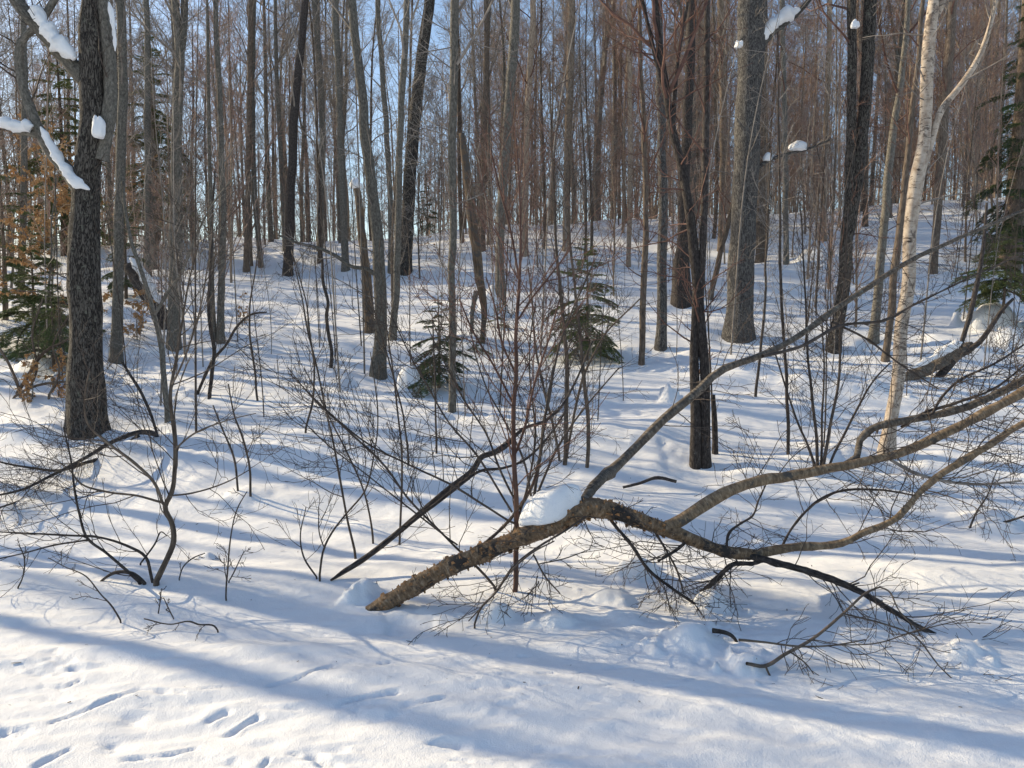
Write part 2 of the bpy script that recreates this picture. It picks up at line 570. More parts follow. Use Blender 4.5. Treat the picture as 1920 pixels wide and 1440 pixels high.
M['golden'] = bark('golden_birch_bark', (.075, .053, .034), (.235, .165, .10), (.44, .34, .225), 22, 3.2, .7, 0, lichen=((.085, .075, .064), 10, .56), rough=.55)
M['greybirch'] = bark('grey_birch_bark', (.035, .029, .024), (.14, .115, .09), (.32, .27, .21), 24, 2.4, .8, 0, lichen=((.28, .27, .22), 14, .62), rough=.7)
M['curl'] = plain('peeled_bark_curl', (.07, .04, .022), (.46, .24, .10), 55, .6, .2)
M['rot'] = bark('rotten_wood', (.05, .034, .023), (.15, .105, .07), (.30, .225, .155), 40, .12, .9, 0, lichen=((.10, .088, .078), 9, .5))
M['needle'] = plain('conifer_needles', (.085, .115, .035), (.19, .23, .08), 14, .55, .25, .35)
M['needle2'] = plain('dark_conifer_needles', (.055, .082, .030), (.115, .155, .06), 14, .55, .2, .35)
M['leaf'] = plain('dry_beech_leaf', (.36, .19, .07), (.62, .38, .18), 20, .7, .25)

# ------------------------------------------------------------------ the snow-covered ground, one sheet
rows = np.concatenate([-np.geomspace(380, 1.0, 26), np.linspace(-.6, 2.1, 8), np.geomspace(2.3, 6.0, 230)[:-1], np.geomspace(6.0, 46, 250), np.geomspace(48, 420, 34)])
fine = np.arange(-0.70, 0.7001, 0.0026)
side = 0.7 + np.geomspace(0.004, 60, 62)
cols = np.concatenate([-side[::-1], fine, side])
gY = np.repeat(rows[:, None], len(cols), 1)
gX = cols[None] * np.sqrt(rows[:, None] ** 2 + 1.0)
gX = np.clip(gX, -900, 900) + cols[None] * 0.5
gZ = height(gX, gY)
nr, nc = gX.shape
ii = (np.arange(nr - 1)[:, None] * nc + np.arange(nc - 1)[None]).ravel()
Q = np.stack([ii, ii + 1, ii + nc + 1, ii + nc], -1)
g = obj('snow_ground', mesh_from('snow_ground', np.stack([gX, gY, gZ], -1).reshape(-1, 3), Q, M['snow']))
g['kind'] = 'structure'
g['label'] = 'rolling snow-covered forest floor with tracks and tree shadows'


# ------------------------------------------------------------------ tree builders
def px_poly(pts, Y0, Y1=None, n=None):
    """control points (x, y, width) in photograph pixels, on depths Y0 -> Y1, as a smooth polyline with radii in metres"""
    Y1 = Y0 if Y1 is None else Y1
    Ys = np.linspace(Y0, Y1, len(pts))
    P = np.array([at(p[0], p[1], y) for p, y in zip(pts, Ys)])
    R = np.array([p[2] * 0.5 * y / F for p, y in zip(pts, Ys)])
    n = n or max(8, 4 * len(pts))
    return spline(P, R, n)


def wiggle(P, amp, freq=2.0):
    s = np.concatenate([[0], np.cumsum(np.linalg.norm(np.diff(P, axis=0), axis=1))])
    o = RNG.random(3) * 100
    w = np.stack([vnoise(s * freq + o[0], 0.5), vnoise(s * freq + o[1], 1.5), 0 * s], -1) * amp
    w[0] = 0
    return P + w


def crown_of(P, R, lo=0.35, n1=16, L1=2.2, ang=48, up=.10, n2=6, n3=5, sides=3, rmin=.003, rng=None, extra=True, n4=0):
    T = Tubes()
    B1, r1 = grow(P[None], R[None], n1, lo, .985, L1, ang, 8, up, .13, .6, rmin * 1.5, .010, rng, .45)
    T.add(B1, r1, 5, False)
    B2, r2 = grow(B1, r1, n2, .22, .97, L1 * .42, 42, 5, up * .6, .15, .65, rmin * 1.1, .008, rng)
    T.add(B2, r2, sides, False)
    if n3:
        B3, r3 = grow(B2, r2, n3, .2, .98, L1 * .2, 40, 4, up * .5, .16, .7, rmin, .006, rng)
        T.add(B3, r3, 3, False)
        if n4:
            B4, r4 = grow(B3, r3, n4, .25, .98, L1 * .1, 38, 3, up * .5, .15, .7, rmin * .85, .006, rng)
            T.add(B4, r4, 3, False)
    return T


def px_tree(name, label, pts, mat, height_m=11.0, cat='tree', limbs=(), crown=None, twig='twig', low=None, sides=14, rough=.05,
            Y=None, rings=None, group=None, snag=False, wig=.02, lean=None, limbmat=None):
    """pts from base (first) upwards; the trunk goes on above the frame to height_m"""
    b = ground(pts[0][0], pts[0][1]) if Y is None else at(pts[0][0], pts[0][1], Y)
    Yd = b[1]
    P = np.array([at(p[0], p[1], Yd) for p in pts])
    R = np.array([p[2] * 0.42 * Yd / F for p in pts])
    P = np.concatenate([[P[0] - np.array([0, 0, .35])], P])
    R = np.concatenate([[R[0] * 1.15], R])
    if not snag:
        d = P[-1] - P[-2]
        d = d / np.linalg.norm(d)
        d = norm(d + np.array([0, 0, .6]))
        rem = max(height_m - (P[-1][2] - b[2]), 1.5)
        for k in (0.33, .66, 1.0):
            P = np.concatenate([P, [P[-1] + d * rem / 3 + RNG.normal(size=3) * np.array([.12, .12, 0])]])
            R = np.concatenate([R, [max(R[-1] * .62, .006)]])
    n = rings or 60
    P, R = spline(P, R, n)
    P = wiggle(P, wig)
    # root flare
    hh = P[:, 2] - b[2]
    R = R * (1 + .22 * np.exp(-np.clip(hh, 0, 9) / (R[3] * 1.3 + .02)))
    e = empty(name, b, label, cat, group)
    obj('trunk', Tubes().add(P, R, sides, True, rough).mesh('trunk', M[mat], b), e)
    T = Tubes()
    have = False
    for lp in limbs:
        y0, y1 = (lp[1] if len(lp) > 1 and lp[1] else (Yd, Yd))
        lP, lR = px_poly(lp[0], y0, y1, 26)
        if len(lp) > 2 and lp[2]:           # goes on above the frame
            d = norm(norm(lP[-1] - lP[-4]) + np.array([0, 0, .5]))
            ext = lP[-1] + d * np.linspace(.2, 1, 6)[:, None] * lp[2] + wiggle(np.zeros((6, 3)) + d * np.linspace(.2, 1, 6)[:, None], .05) * 0
            lP = np.concatenate([lP, ext])
            lR = np.concatenate([lR, lR[-1] * np.linspace(.9, .15, 6)])
        obj('limb', Tubes().add(lP, lR, 10, True, rough).mesh('limb', M[limbmat or mat], b), e)
        b1, q1 = grow(lP[None], lR[None], 9, .35, .98, .7, 45, 6, .08, .15, .6, .003, .010)
        b2, q2 = grow(b1, q1, 4, .2, .95, .32, 42, 4, .05, .16, .7, .0022, .008)
        T.add(b1, q1, 4, False).add(b2, q2, 3, False)
        have = True
    if crown:
        C = crown_of(P, R, **crown)
        T.sets += C.sets
        have = True
    if low:     # sparse low dead twigs on the stem: (count, from, to, length)
        b1, q1 = grow(P[None], R[None], low[0] * 2, low[1], low[2], low[3], 62, 6, .03, .16, .35, .0032, .008)
        b2, q2 = grow(b1, q1, 5, .2, .95, low[3] * .40, 42, 4, .02, .18, .7, .0025, .008)
        T.add(b1, q1, 4, False).add(b2, q2, 3, False)
        have = True
    if have:
        obj('crown', T.mesh('crown', M[twig], b), e)
    return e, P, R


# ------------------------------------------------------------------ the trees one can tell apart
CR = dict(lo=.36, n1=12, L1=1.7, n2=5, n3=3, rmin=.0032)
CRs = dict(lo=.26, n1=15, L1=1.1, n2=5, n3=4, ang=38, up=.14, rmin=.0028)
BIG, bigP, bigR = px_tree('maple_tree', 'thick dark rough-barked tree with snow in its crotches, far left', [(166, 806, 82), (163, 740, 74), (160, 640, 70), (158, 520, 66), (158, 420, 62), (163, 340, 60), (172, 250, 58), (172, 130, 50), (172, 0, 44)],
    'dark', 13, limbs=[([(188, 300, 30), (201, 240, 26), (207, 160, 22), (203, 80, 22), (192, 0, 20)], None, 2.5),
                       ([(160, 150, 30), (132, 118, 28), (95, 78, 26), (62, 40, 24), (30, 0, 22)], None, 2.0),
                       ([(165, 378, 30), (128, 322, 26), (96, 286, 22), (72, 240, 19), (50, 186, 17), (36, 130, 15), (40, 78, 14), (66, 52, 14), (102, 0, 13)], None, 1.5),
                       ([(72, 252, 15), (40, 246, 14), (0, 232, 13), (-60, 218, 10)], None, 0)],
    crown=dict(lo=.62, n1=12, L1=2.4, n2=6, n3=4), low=(8, .12, .4, .7), twig='darktwig', limbmat='grey', sides=52, rough=.14, rings=150, wig=.03)
Ybig = float(BIG.location[1])
px_tree('maple_tree', 'slim smooth grey tree just right of the thick dark trunk', [(219, 682, 28), (221, 600, 24), (222, 500, 22), (225, 350, 20), (230, 180, 20), (228, 0, 19)], 'grey', 12, crown=CR, low=(6, .15, .5, .6))
px_tree('maple_tree', 'straight grey tree forking near the top, behind the leaning beech', [(327, 652, 30), (328, 560, 27), (330, 420, 27), (331, 250, 22), (336, 100, 20), (328, 0, 15)], 'grey', 12, limbs=[([(336, 110, 16), (344, 60, 13), (346, 0, 12)], None, 3)], crown=CR, low=(8, .15, .5, .8))
px_tree('maple_tree', 'thin grey twin-stemmed tree left of the snowy clearing', [(414, 642, 17), (415, 560, 15), (418, 450, 14), (414, 250, 12), (406, 0, 10)], 'grey', 10, limbs=[([(402, 640, 10), (398, 560, 9), (396, 420, 8), (392, 250, 7), (390, 100, 6)], None, 2)], crown=CRs, low=(6, .1, .5, .7))
px_tree('maple_tree', 'dark slim trunk leaning right beyond the clearing', [(540, 516, 22), (543, 440, 20), (547, 330, 19), (553, 200, 18), (564, 90, 16), (573, 0, 15)], 'black', 13, crown=CR, low=(6, .1, .5, .7))
px_tree('maple_tree', 'grey curved tree with broad dark foot in the middle of the slope', [(710, 706, 36), (713, 650, 29), (714, 560, 28), (708, 460, 26), (696, 340, 24), (680, 200, 21), (668, 80, 19), (660, 0, 18)], 'grey', 13, limbs=[([(708, 520, 9), (690, 505, 8), (660, 500, 7), (630, 480, 7), (600, 466, 6), (560, 456, 5), (520, 440, 3)], None, 0)], crown=CR, low=(9, .1, .5, .9), sides=20)
px_tree('maple_tree', 'smooth pale stem directly right of the curved grey tree', [(737, 636, 17), (742, 560, 15), (746, 460, 15), (748, 300, 14), (758, 130, 14), (764, 0, 13)], 'grey', 12, crown=CR, low=(5, .15, .5, .6))
e9, P9, R9 = px_tree('dead_snag', 'broken rotten orange-brown snag topped with snow', [(692, 624, 22), (690, 560, 22), (684, 480, 19), (676, 420, 17), (668, 350, 15)], 'rot', 4, cat='dead tree', snag=True, rough=.16, sides=18, wig=.02)
px_tree('maple_tree', 'stout dark trunk leaning right behind the curved grey tree', [(759, 510, 30), (764, 430, 28), (768, 330, 27), (778, 220, 27), (792, 100, 25), (806, 0, 23)], 'dark', 14, crown=CR, low=(6, .1, .5, .9), sides=20)
px_tree('maple_tree', 'straight slender grey tree in front of the left small fir', [(847, 772, 17), (848, 680, 16), (849, 560, 16), (848, 400, 16), (850, 200, 18), (853, 0, 18)], 'grey', 11, crown=CR, low=(12, .12, .5, .9))
e12, P12, R12 = px_tree('dead_snag', 'bent brown dead trunk with split foot right of the small dark fir', [(905, 642, 11), (908, 580, 14), (898, 520, 21), (890, 450, 22), (882, 390, 22), (874, 320, 19), (866, 250, 12)], 'rot', 5, cat='dead tree', snag=True, rough=.12, limbs=[([(893, 545, 10), (886, 585, 8), (884, 626, 7)], None, 0)], limbmat='grey')
px_tree('maple_tree', 'greenish-brown tall tree above the split-foot snag', [(938, 542, 21), (938, 460, 19), (944, 330, 22), (956, 180, 22), (965, 60, 21), (967, 0, 20)], 'grey', 14, crown=CR, low=(6, .1, .5, .8))
px_tree('maple_tree', 'slim dark stem standing alone right of the larger fir', [(1203, 684, 13), (1205, 600, 14), (1208, 500, 14), (1212, 400, 12), (1208, 250, 10), (1200, 100, 9), (1198, 0, 8)], 'brown', 9, crown=CRs, low=(8, .15, .5, .8), twig='redstem')
px_tree('maple_tree', 'grey-brown furrowed tree just right of the slim dark stem', [(1239, 654, 25), (1241, 600, 22), (1241, 500, 22), (1243, 400, 20), (1240, 250, 18), (1236, 100, 16), (1234, 0, 15)], 'greyridge', 12, crown=CR, low=(6, .1, .5, .8), twig='redstem', sides=20)
px_tree('dead_snag', 'blackened thick snag right behind the twin trunk', [(1277, 572, 42), (1277, 520, 38), (1280, 470, 30), (1281, 420, 26), (1284, 330, 24), (1290, 200, 20), (1296, 60, 18), (1298, 0, 18)], 'black', 9, cat='dead tree', rough=.2, sides=24)
px_tree('twin_tree', 'dark twin-trunked tree crossed by the fallen birch limb', [(1324, 872, 24), (1323, 790, 22), (1320, 690, 21), (1314, 600, 23), (1303, 480, 23), (1288, 380, 20), (1266, 260, 17), (1246, 150, 15), (1232, 60, 14), (1226, 0, 13)],
    'black', 8, limbs=[([(1304, 880, 24), (1305, 800, 21), (1302, 690, 17), (1303, 610, 15), (1306, 540, 14)], None, 0), ([(1313, 560, 14), (1318, 460, 13), (1322, 330, 13), (1324, 200, 12), (1326, 0, 10)], None, 3),
                       ([(1258, 220, 9), (1232, 120, 8), (1204, 0, 7)], None, 2), ([(1262, 240, 8), (1270, 120, 7), (1290, 0, 6)], None, 2)], crown=dict(lo=.45, n1=18, L1=1.5, n2=5, n3=4, ang=40, up=.12), low=(12, .2, .55, .9), twig='redstem', sides=20, rings=80)
px_tree('dead_post', 'short dark dead stem beside the twin trunk', [(1342, 852, 13), (1341, 800, 13), (1337, 740, 10)], 'black', 1, cat='dead stem', snag=True)
px_tree('maple_tree', 'thickest grey furrowed trunk, right of centre', [(1387, 632, 62), (1388, 580, 57), (1390, 480, 55), (1397, 360, 54), (1404, 200, 55), (1408, 80, 58), (1412, 0, 58)], 'greyridge', 15, crown=dict(lo=.62, n1=12, L1=2.6, n2=5, n3=4), low=(8, .1, .45, 1.0), sides=44, rings=150, rough=.07,
    limbs=[([(1400, 330, 9), (1438, 303, 7), (1470, 290, 6), (1512, 280, 5), (1556, 262, 3)], None, 0), ([(1420, 95, 14), (1450, 60, 12), (1490, 30, 10), (1540, -30, 8)], None, 0)])
px_tree('maple_tree', 'half-hidden trunk peeping out behind the thickest furrowed trunk', [(1426, 492, 22), (1426, 400, 20), (1428, 250, 19), (1432, 0, 17)], 'brown', 13, crown=CR)
px_tree('maple_sapling', 'leaning dark sapling between twin trunk and thickest trunk', [(1332, 562, 12), (1346, 500, 12), (1362, 430, 10), (1376, 370, 8), (1388, 250, 6), (1396, 120, 5)], 'brown', 7, cat='sapling', crown=CRs, twig='redstem')
px_tree('maple_tree', 'dark forked tree with leaning foot left of the white birch', [(1563, 658, 30), (1574, 590, 27), (1584, 500, 28), (1592, 400, 26), (1596, 260, 21), (1597, 120, 19), (1597, 0, 18)], 'dark', 13,
    limbs=[([(1590, 440, 22), (1606, 340, 22), (1618, 240, 21), (1627, 120, 22), (1632, 0, 22)], None, 4)], crown=CR, low=(6, .1, .5, .9), twig='redstem', sides=20)
px_tree('maple_tree', 'slim grey stem between dark forked tree and white birch', [(1638, 642, 22), (1645, 560, 19), (1656, 440, 18), (1668, 310, 17), (1682, 200, 14), (1696, 90, 12), (1704, 0, 11)], 'grey', 11, crown=CR, low=(5, .15, .5, .7), twig='redstem')
px_tree('maple_tree', 'thin leaning dark stem touching the white birch on its left', [(1660, 678, 16), (1668, 600, 15), (1681, 480, 16), (1694, 360, 14), (1706, 250, 12), (1722, 100, 10), (1730, 0, 9)], 'brown', 10, crown=CRs, low=(5, .15, .5, .7), twig='redstem')
px_tree('birch_tree', 'white-barked birch with peeling patches leaning right', [(1662, 852, 36), (1668, 800, 28), (1682, 710, 28), (1690, 620, 27), (1704, 530, 28), (1710, 430, 27), (1720, 340, 31), (1735, 250, 25), (1741, 130, 26), (1748, 30, 25), (1750, 0, 22)], 'birch', 11,
    limbs=[([(1728, 330, 11), (1745, 270, 12), (1766, 205, 12), (1800, 162, 11), (1834, 110, 10), (1856, 50, 8), (1868, 0, 7)], None, 2), ([(1750, 40, 14), (1762, 15, 13), (1772, -20, 11)], None, 3)], crown=dict(lo=.55, n1=12, L1=1.6, n2=5, n3=4), low=(5, .25, .5, .9), twig='twig', sides=28, rings=110)
px_tree('maple_tree', 'dark straight tree just right of the white birch', [(1750, 512, 18), (1756, 430, 17), (1762, 330, 18), (1772, 200, 18), (1782, 80, 17), (1786, 0, 16)], 'brown', 13, crown=CR, low=(4, .1, .5, .8), twig='redstem')

for spec in [
    ('reddish slim tree right of the thick leaning trunk', [(905, 470, 13), (906, 380, 13), (910, 200, 12), (912, 0, 11)], 'brown'),
    ('straight grey tree behind the snow-topped snag', [(648, 508, 17), (645, 430, 16), (640, 300, 16), (634, 120, 15), (628, 0, 14)], 'grey'),
    ('dark-based thin trunk left of the dark leaning trunk', [(462, 510, 13), (464, 400, 12), (466, 250, 12), (470, 0, 11)], 'brown'),
    ('slender trunk at the crest above the larger fir', [(985, 480, 14), (985, 380, 14), (990, 200, 14), (1000, 0, 13)], 'far'),
    ('reddish-brown trunk rising behind the larger fir', [(1062, 470, 17), (1062, 380, 16), (1066, 250, 17), (1070, 100, 17), (1072, 0, 16)], 'far'),
    ('slim trunk behind the pale stem on the slope', [(733, 512, 13), (733, 430, 12), (728, 300, 12), (716, 120, 11), (708, 0, 11)], 'grey'),
    ('grey tree close to the crest left of the snow-topped snag', [(600, 470, 14), (602, 380, 14), (604, 220, 14), (594, 60, 13), (590, 0, 13)], 'grey'),
    ('thin dark tree on the crest right of the forked tree', [(1622, 425, 12), (1622, 330, 11), (1624, 200, 11), (1640, 0, 10)], 'brown'),
    ('thin straight stem left of the dark forked tree', [(1475, 496, 12), (1474, 420, 12), (1472, 280, 11), (1468, 100, 10), (1466, 0, 10)], 'grey'),
    ('tall thin trunk right of the lone dark stem', [(1178, 500, 10), (1180, 420, 11), (1182, 250, 10), (1180, 0, 10)], 'far'),
    ('straight brown tree between twin trunk and thickest trunk', [(1352, 470, 15), (1354, 380, 15), (1356, 220, 15), (1352, 60, 15), (1350, 0, 14)], 'far'),
    ('narrow tree above the snowy lump with dark hollow', [(1545, 452, 12), (1546, 360, 11), (1550, 200, 11), (1556, 0, 10)], 'far'),
    ('grey tree on the left edge behind the fir cluster', [(40, 560, 15), (44, 400, 14), (46, 250, 13), (42, 0, 12)], 'grey'),
    ('straight tree between the slim grey and forking grey trees', [(278, 520, 15), (278, 400, 14), (276, 240, 13), (274, 0, 12)], 'grey'),
    ('thin grey stem at the left end of the crest', [(490, 500, 11), (480, 400, 11), (474, 250, 11), (476, 0, 10)], 'grey'),
]:
    px_tree('maple_tree', spec[0], spec[1], spec[2], 13, crown=CR, low=(4, .12, .5, .8), twig='twig' if spec[1][0][0] < 950 else 'redstem', sides=10, rings=44)


# ------------------------------------------------------------------ conifers
def bough_mesh(name, mat, seed, droop=.25, snow=False):
    rng = np.random.default_rng(seed)
    t = np.linspace(0, 1, 9)
    P = np.stack([t, 0.03 * np.sin(t * 5 + seed), .12 * t - droop * t * t], -1)
    R = .012 * (1 - .85 * t)
    T = Tubes().add(P, R, 4, False)
    lines = [(P, 1.0)]
    for s in (-1, 1):
        for f in np.linspace(.12, .93, 13):
            f = f + rng.normal() * .02
            p = np.array([np.interp(f, t, P[:, k]) for k in range(3)])
            L = .46 * (1 - f) ** .75 + .05
            a = math.radians(52 + rng.normal() * 7)
            u = np.linspace(0, 1, 6)
            q = p + np.stack([u * L * math.cos(a), s * u * L * math.sin(a), -.22 * L * u * u + rng.normal() * .02 * u], -1)
            T.add(q, .004 * (1 - .7 * u), 3, False)
            lines.append((q, L))
            if L > .2:
                for s2 in (-1, 1):
                    for f2 in (.35, .6, .8):
                        p2 = np.array([np.interp(f2, u, q[:, k]) for k in range(3)])
                        L2 = L * .38 * (1.2 - f2)
                        a2 = s * a + s2 * math.radians(45)
                        v = np.linspace(0, 1, 4)
                        q2 = p2 + np.stack([v * L2 * math.cos(a2), v * L2 * math.sin(a2), -.15 * L2 * v * v], -1)
                        T.add(q2, .003 * (1 - .7 * v), 3, False)
                        lines.append((q2, L2))
    V, Q, B = T.arrays()
    nv = len(V)
    tris, vs = [], []
    for q, L in lines:
        d = np.linalg.norm(np.diff(q, axis=0), axis=1).sum()
        n = int(d / .0026)
        f = rng.random(n) * (len(q) - 1)
        i = np.minimum(f.astype(int), len(q) - 2)
        w = (f - i)[:, None]
        p = q[i] * (1 - w) + q[i + 1] * w
        tg = norm(q[i + 1] - q[i])
        sd = norm(np.cross(tg, [0, 0, 1.]))
        sg = np.where(rng.random(n) < .5, -1, 1)[:, None]
        dr = norm(tg * .75 + sd * sg * (.5 + .5 * rng.random((n, 1))) + rng.normal(size=(n, 3)) * .25 + np.array([0, 0, .12]))
        ln = (.026 + .018 * rng.random((n, 1)))
        wd_ = norm(np.cross(dr, rng.normal(size=(n, 3)))) * .0036
        tri = np.stack([p - wd_, p + wd_, p + dr * ln], 1)
        vs.append(tri.reshape(-1, 3))
    VN = np.concatenate(vs)
    # one mesh, needles as degenerate-free quads made from triangles (last edge split)
    TN = VN.reshape(-1, 3, 3)
    mid = (TN[:, 1] + TN[:, 2]) / 2 + (TN[:, 1] - TN[:, 0]) * .12
    QV = np.stack([TN[:, 0], TN[:, 1], mid, TN[:, 2]], 1).reshape(-1, 4, 3)
    QN = np.arange(len(QV) * 4).reshape(-1, 4) + nv
    V = np.concatenate([V, QV.reshape(-1, 3)])
    mi = np.concatenate([np.zeros(len(Q), int), np.ones(len(QN), int)])
    B = np.concatenate([B, np.zeros((len(QV) * 4, 3))])
    return mesh_from(name, V, np.concatenate([Q, QN]), [M['darktwig'], mat], False, B, mi)


BOUGH = {m: [bough_mesh('bough', M[m], s, dr) for s, dr in ((1, .22), (2, .34), (3, .45))] for m in ('needle', 'needle2')}


def conifer(label, base_px, h_px, w_px, mat='needle', Y=None, n=34, lo=.1, seed=0, hmax=None, trunk_w=None, droop=0.0, bare=0.0, group=None, name='fir_tree', dir_lim=None):
    rng = np.random.default_rng(seed + 100)
    b = ground(*base_px) if Y is None else at(base_px[0], base_px[1], Y)
    s = b[1] / F
    H = h_px * s
    W = w_px * s * .5
    e = empty(name, b, label, 'conifer', group)
    t = np.linspace(0, 1, 16)
    P = np.stack([.03 * H * np.sin(t * 3) * .4, 0 * t, -.2 + t * (H + .2)], -1)
    r0 = (trunk_w * s * .5) if trunk_w else H * .014 + .008
    obj('trunk', Tubes().add(P, r0 * (1 - .93 * t) + .002, 10, True, .06).mesh('trunk', M['brown']), e)
    for k in range(n):
        f = lo + (1 - lo) * ((k + rng.random() * .7) / n) ** .9
        f = min(f, .985)
        L = W * (1 - f) ** .8 * (.55 + .75 * rng.random()) + .05 * H * (1 - f) + .03
        if f < lo + bare:
            L *= .6
        az = k * 2.399 + rng.normal() * .3
        pitch = math.radians(4 + 14 * (1 - f) - 38 * f ** 2 + droop * (1 - f) + rng.normal() * 9)
        me = BOUGH[mat][int(rng.integers(0, 3))]
        o = obj('bough', me, e, (.03 * H * math.sin(f * 3) * .4, 0, f * H), (rng.normal() * .15, pitch, az), (L, L * (.85 + .3 * rng.random()), L))
    return e


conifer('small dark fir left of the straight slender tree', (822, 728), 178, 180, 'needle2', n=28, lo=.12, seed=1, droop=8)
conifer('larger green fir in the middle of the slope', (1098, 676), 232, 240, 'needle', n=30, lo=.10, seed=5, droop=14)
conifer('tiny fir seedling beside the split-foot snag', (932, 616), 62, 60, 'needle', n=12, lo=.1, seed=3)
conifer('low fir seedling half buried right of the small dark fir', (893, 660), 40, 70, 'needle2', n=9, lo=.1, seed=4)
conifer('green fir clump left of the thick dark trunk', (64, 640), 210, 270, 'needle', n=32, lo=.10, seed=7)
conifer('low fir with spreading boughs at the foot of the fir clump', (100, 688), 150, 200, 'needle', n=24, lo=.12, seed=21, droop=14)
conifer('fir on the left edge behind the fir clump', (10, 600), 330, 180, 'needle', n=26, lo=.12, seed=8)
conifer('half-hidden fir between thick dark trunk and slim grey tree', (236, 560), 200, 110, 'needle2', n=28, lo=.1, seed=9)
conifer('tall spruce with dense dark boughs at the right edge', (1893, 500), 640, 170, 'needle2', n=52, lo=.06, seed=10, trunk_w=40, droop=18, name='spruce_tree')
conifer('young fir with drooping boughs beneath the tall spruce', (1880, 590), 150, 280, 'needle', n=30, lo=.25, seed=12, droop=16)
conifer('feathery fir far behind the slim grey tree', (290, 470), 420, 170, 'needle', n=60, lo=.08, seed=13)
conifer('tall feathery fir high on the left skyline', (120, 480), 420, 200, 'needle', n=60, lo=.08, seed=14)
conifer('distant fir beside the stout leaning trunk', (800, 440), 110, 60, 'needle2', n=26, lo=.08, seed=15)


# ------------------------------------------------------------------ fallen birch, the main thing in front
FB = ground(712, 1140)
yb = FB[1]
fb = empty('fallen_birch', FB, 'fallen peeling birch arching over the snow with a snow cap on it', 'fallen tree')
main = [(650, 1176, 40), (690, 1152, 40), (712, 1139, 40), (760, 1110, 41), (830, 1069, 42), (900, 1039, 42), (970, 1010, 43), (1040, 984, 46), (1075, 963, 48), (1105, 953, 44), (1145, 958, 40), (1200, 976, 38), (1250, 993, 34), (1300, 1013, 30), (1370, 1036, 27), (1430, 1041, 26)]
mP, mR = px_poly(main, yb, yb + .12, 120)
mR = mR * .80 * (1 + .10 * vnoise(np.arange(120) * .35, 1.7))
fb_t = obj('trunk', Tubes().add(mP, mR, 28, True, .10, 9).mesh('trunk', M['fallen'], FB), fb)
LIMBS = [
    ('golden', [(1240, 992, 26), (1275, 976, 28), (1310, 955, 27), (1345, 932, 26), (1400, 908, 24), (1480, 894, 22), (1560, 878, 20), (1640, 862, 20), (1700, 846, 20), (1780, 808, 21), (1850, 770, 21), (1930, 724, 22), (2050, 660, 20)], yb + .1, yb + .3),
    ('greybirch', [(1500, 892, 8), (1540, 882, 13), (1590, 868, 14), (1608, 852, 15), (1608, 830, 15), (1625, 808, 15), (1670, 793, 17), (1740, 782, 17), (1800, 768, 17), (1860, 744, 17), (1930, 708, 17), (2050, 650, 15)], yb + .32, yb + .55),
    ('golden', [(1400, 1042, 20), (1440, 1034, 21), (1500, 1026, 19), (1560, 1025, 19), (1590, 1018, 18), (1620, 1000, 15), (1680, 972, 15), (1735, 915, 15), (1790, 872, 15), (1850, 838, 15), (1930, 790, 15), (2050, 720, 13)], yb + .12, yb + .05),
    ('black', [(1400, 1041, 16), (1450, 1053, 16), (1540, 1080, 16), (1600, 1104, 14), (1660, 1138, 12), (1730, 1180, 10), (1806, 1214, 7)], yb + .12, yb - .45),
    ('black', [(1440, 1048, 8), (1415, 1055, 10), (1378, 1058, 12), (1345, 1088, 12), (1308, 1119, 10)], yb + .1, yb + .12),
    ('greybirch', [(1078, 962, 14), (1098, 930, 22), (1128, 898, 21), (1137, 888, 31), (1146, 880, 21), (1190, 842, 21), (1250, 780, 21), (1300, 742, 20), (1350, 697, 18), (1420, 670, 15), (1480, 640, 13), (1550, 592, 14), (1620, 544, 12), (1690, 498, 11), (1780, 454, 9), (1860, 420, 8), (1960, 380, 6)], yb + .08, yb + 2.6),
    ('black', [(1290, 1012, 8), (1262, 1034, 7), (1234, 1052, 6)], yb + .1, yb),
    ('black', [(1140, 966, 7), (1180, 1020, 8), (1212, 1068, 8), (1260, 1104, 7), (1304, 1133, 6)], yb + .1, yb - .1),
    ('black', [(1225, 990, 5), (1248, 1030, 5), (1268, 1070, 5), (1280, 1112, 4)], yb + .1, yb - .02),
    ('black', [(866, 1050, 7), (920, 1012, 8), (960, 974, 8), (1000, 905, 7), (1016, 830, 6), (1026, 760, 5), (1040, 690, 3)], yb + .05, yb + .5),
    ('black', [(1100, 968, 5), (1060, 995, 5), (1010, 1025, 5), (968, 1056, 4), (930, 1110, 4), (880, 1165, 3)], yb - .03, yb - .25),
    ('black', [(1360, 1030, 7), (1366, 1000, 7), (1384, 984, 6), (1410, 966, 5), (1420, 940, 4), (1440, 900, 3)], yb + .1, yb + .4),
    ('black', [(1470, 1030, 6), (1490, 990, 6), (1520, 950, 6), (1560, 925, 6), (1640, 918, 5), (1720, 930, 4)], yb + .2, yb + .6),
    ('black', [(1690, 800, 7), (1740, 772, 8), (1790, 756, 7), (1850, 735, 5), (1900, 700, 4), (1960, 640, 3)], yb + .5, yb + .9),
    ('twig', [(1670, 862, 8), (1710, 885, 8), (1760, 900, 7), (1840, 908, 6), (1920, 902, 5)], yb + .2, yb + .1),
    ('black', [(1740, 780, 6), (1780, 730, 6), (1850, 690, 5), (1930, 640, 4)], yb + .4, yb + .9),
    ('black', [(1430, 668, 8), (1500, 650, 8), (1570, 612, 7), (1660, 600, 6), (1720, 570, 5), (1820, 520, 4), (1930, 470, 3)], yb + 1.3, yb + 2.4),
    ('black', [(1560, 604, 6), (1630, 640, 5), (1700, 690, 4), (1760, 730, 3)], yb + 1.8, yb + 1.9),
]
tw = Tubes()
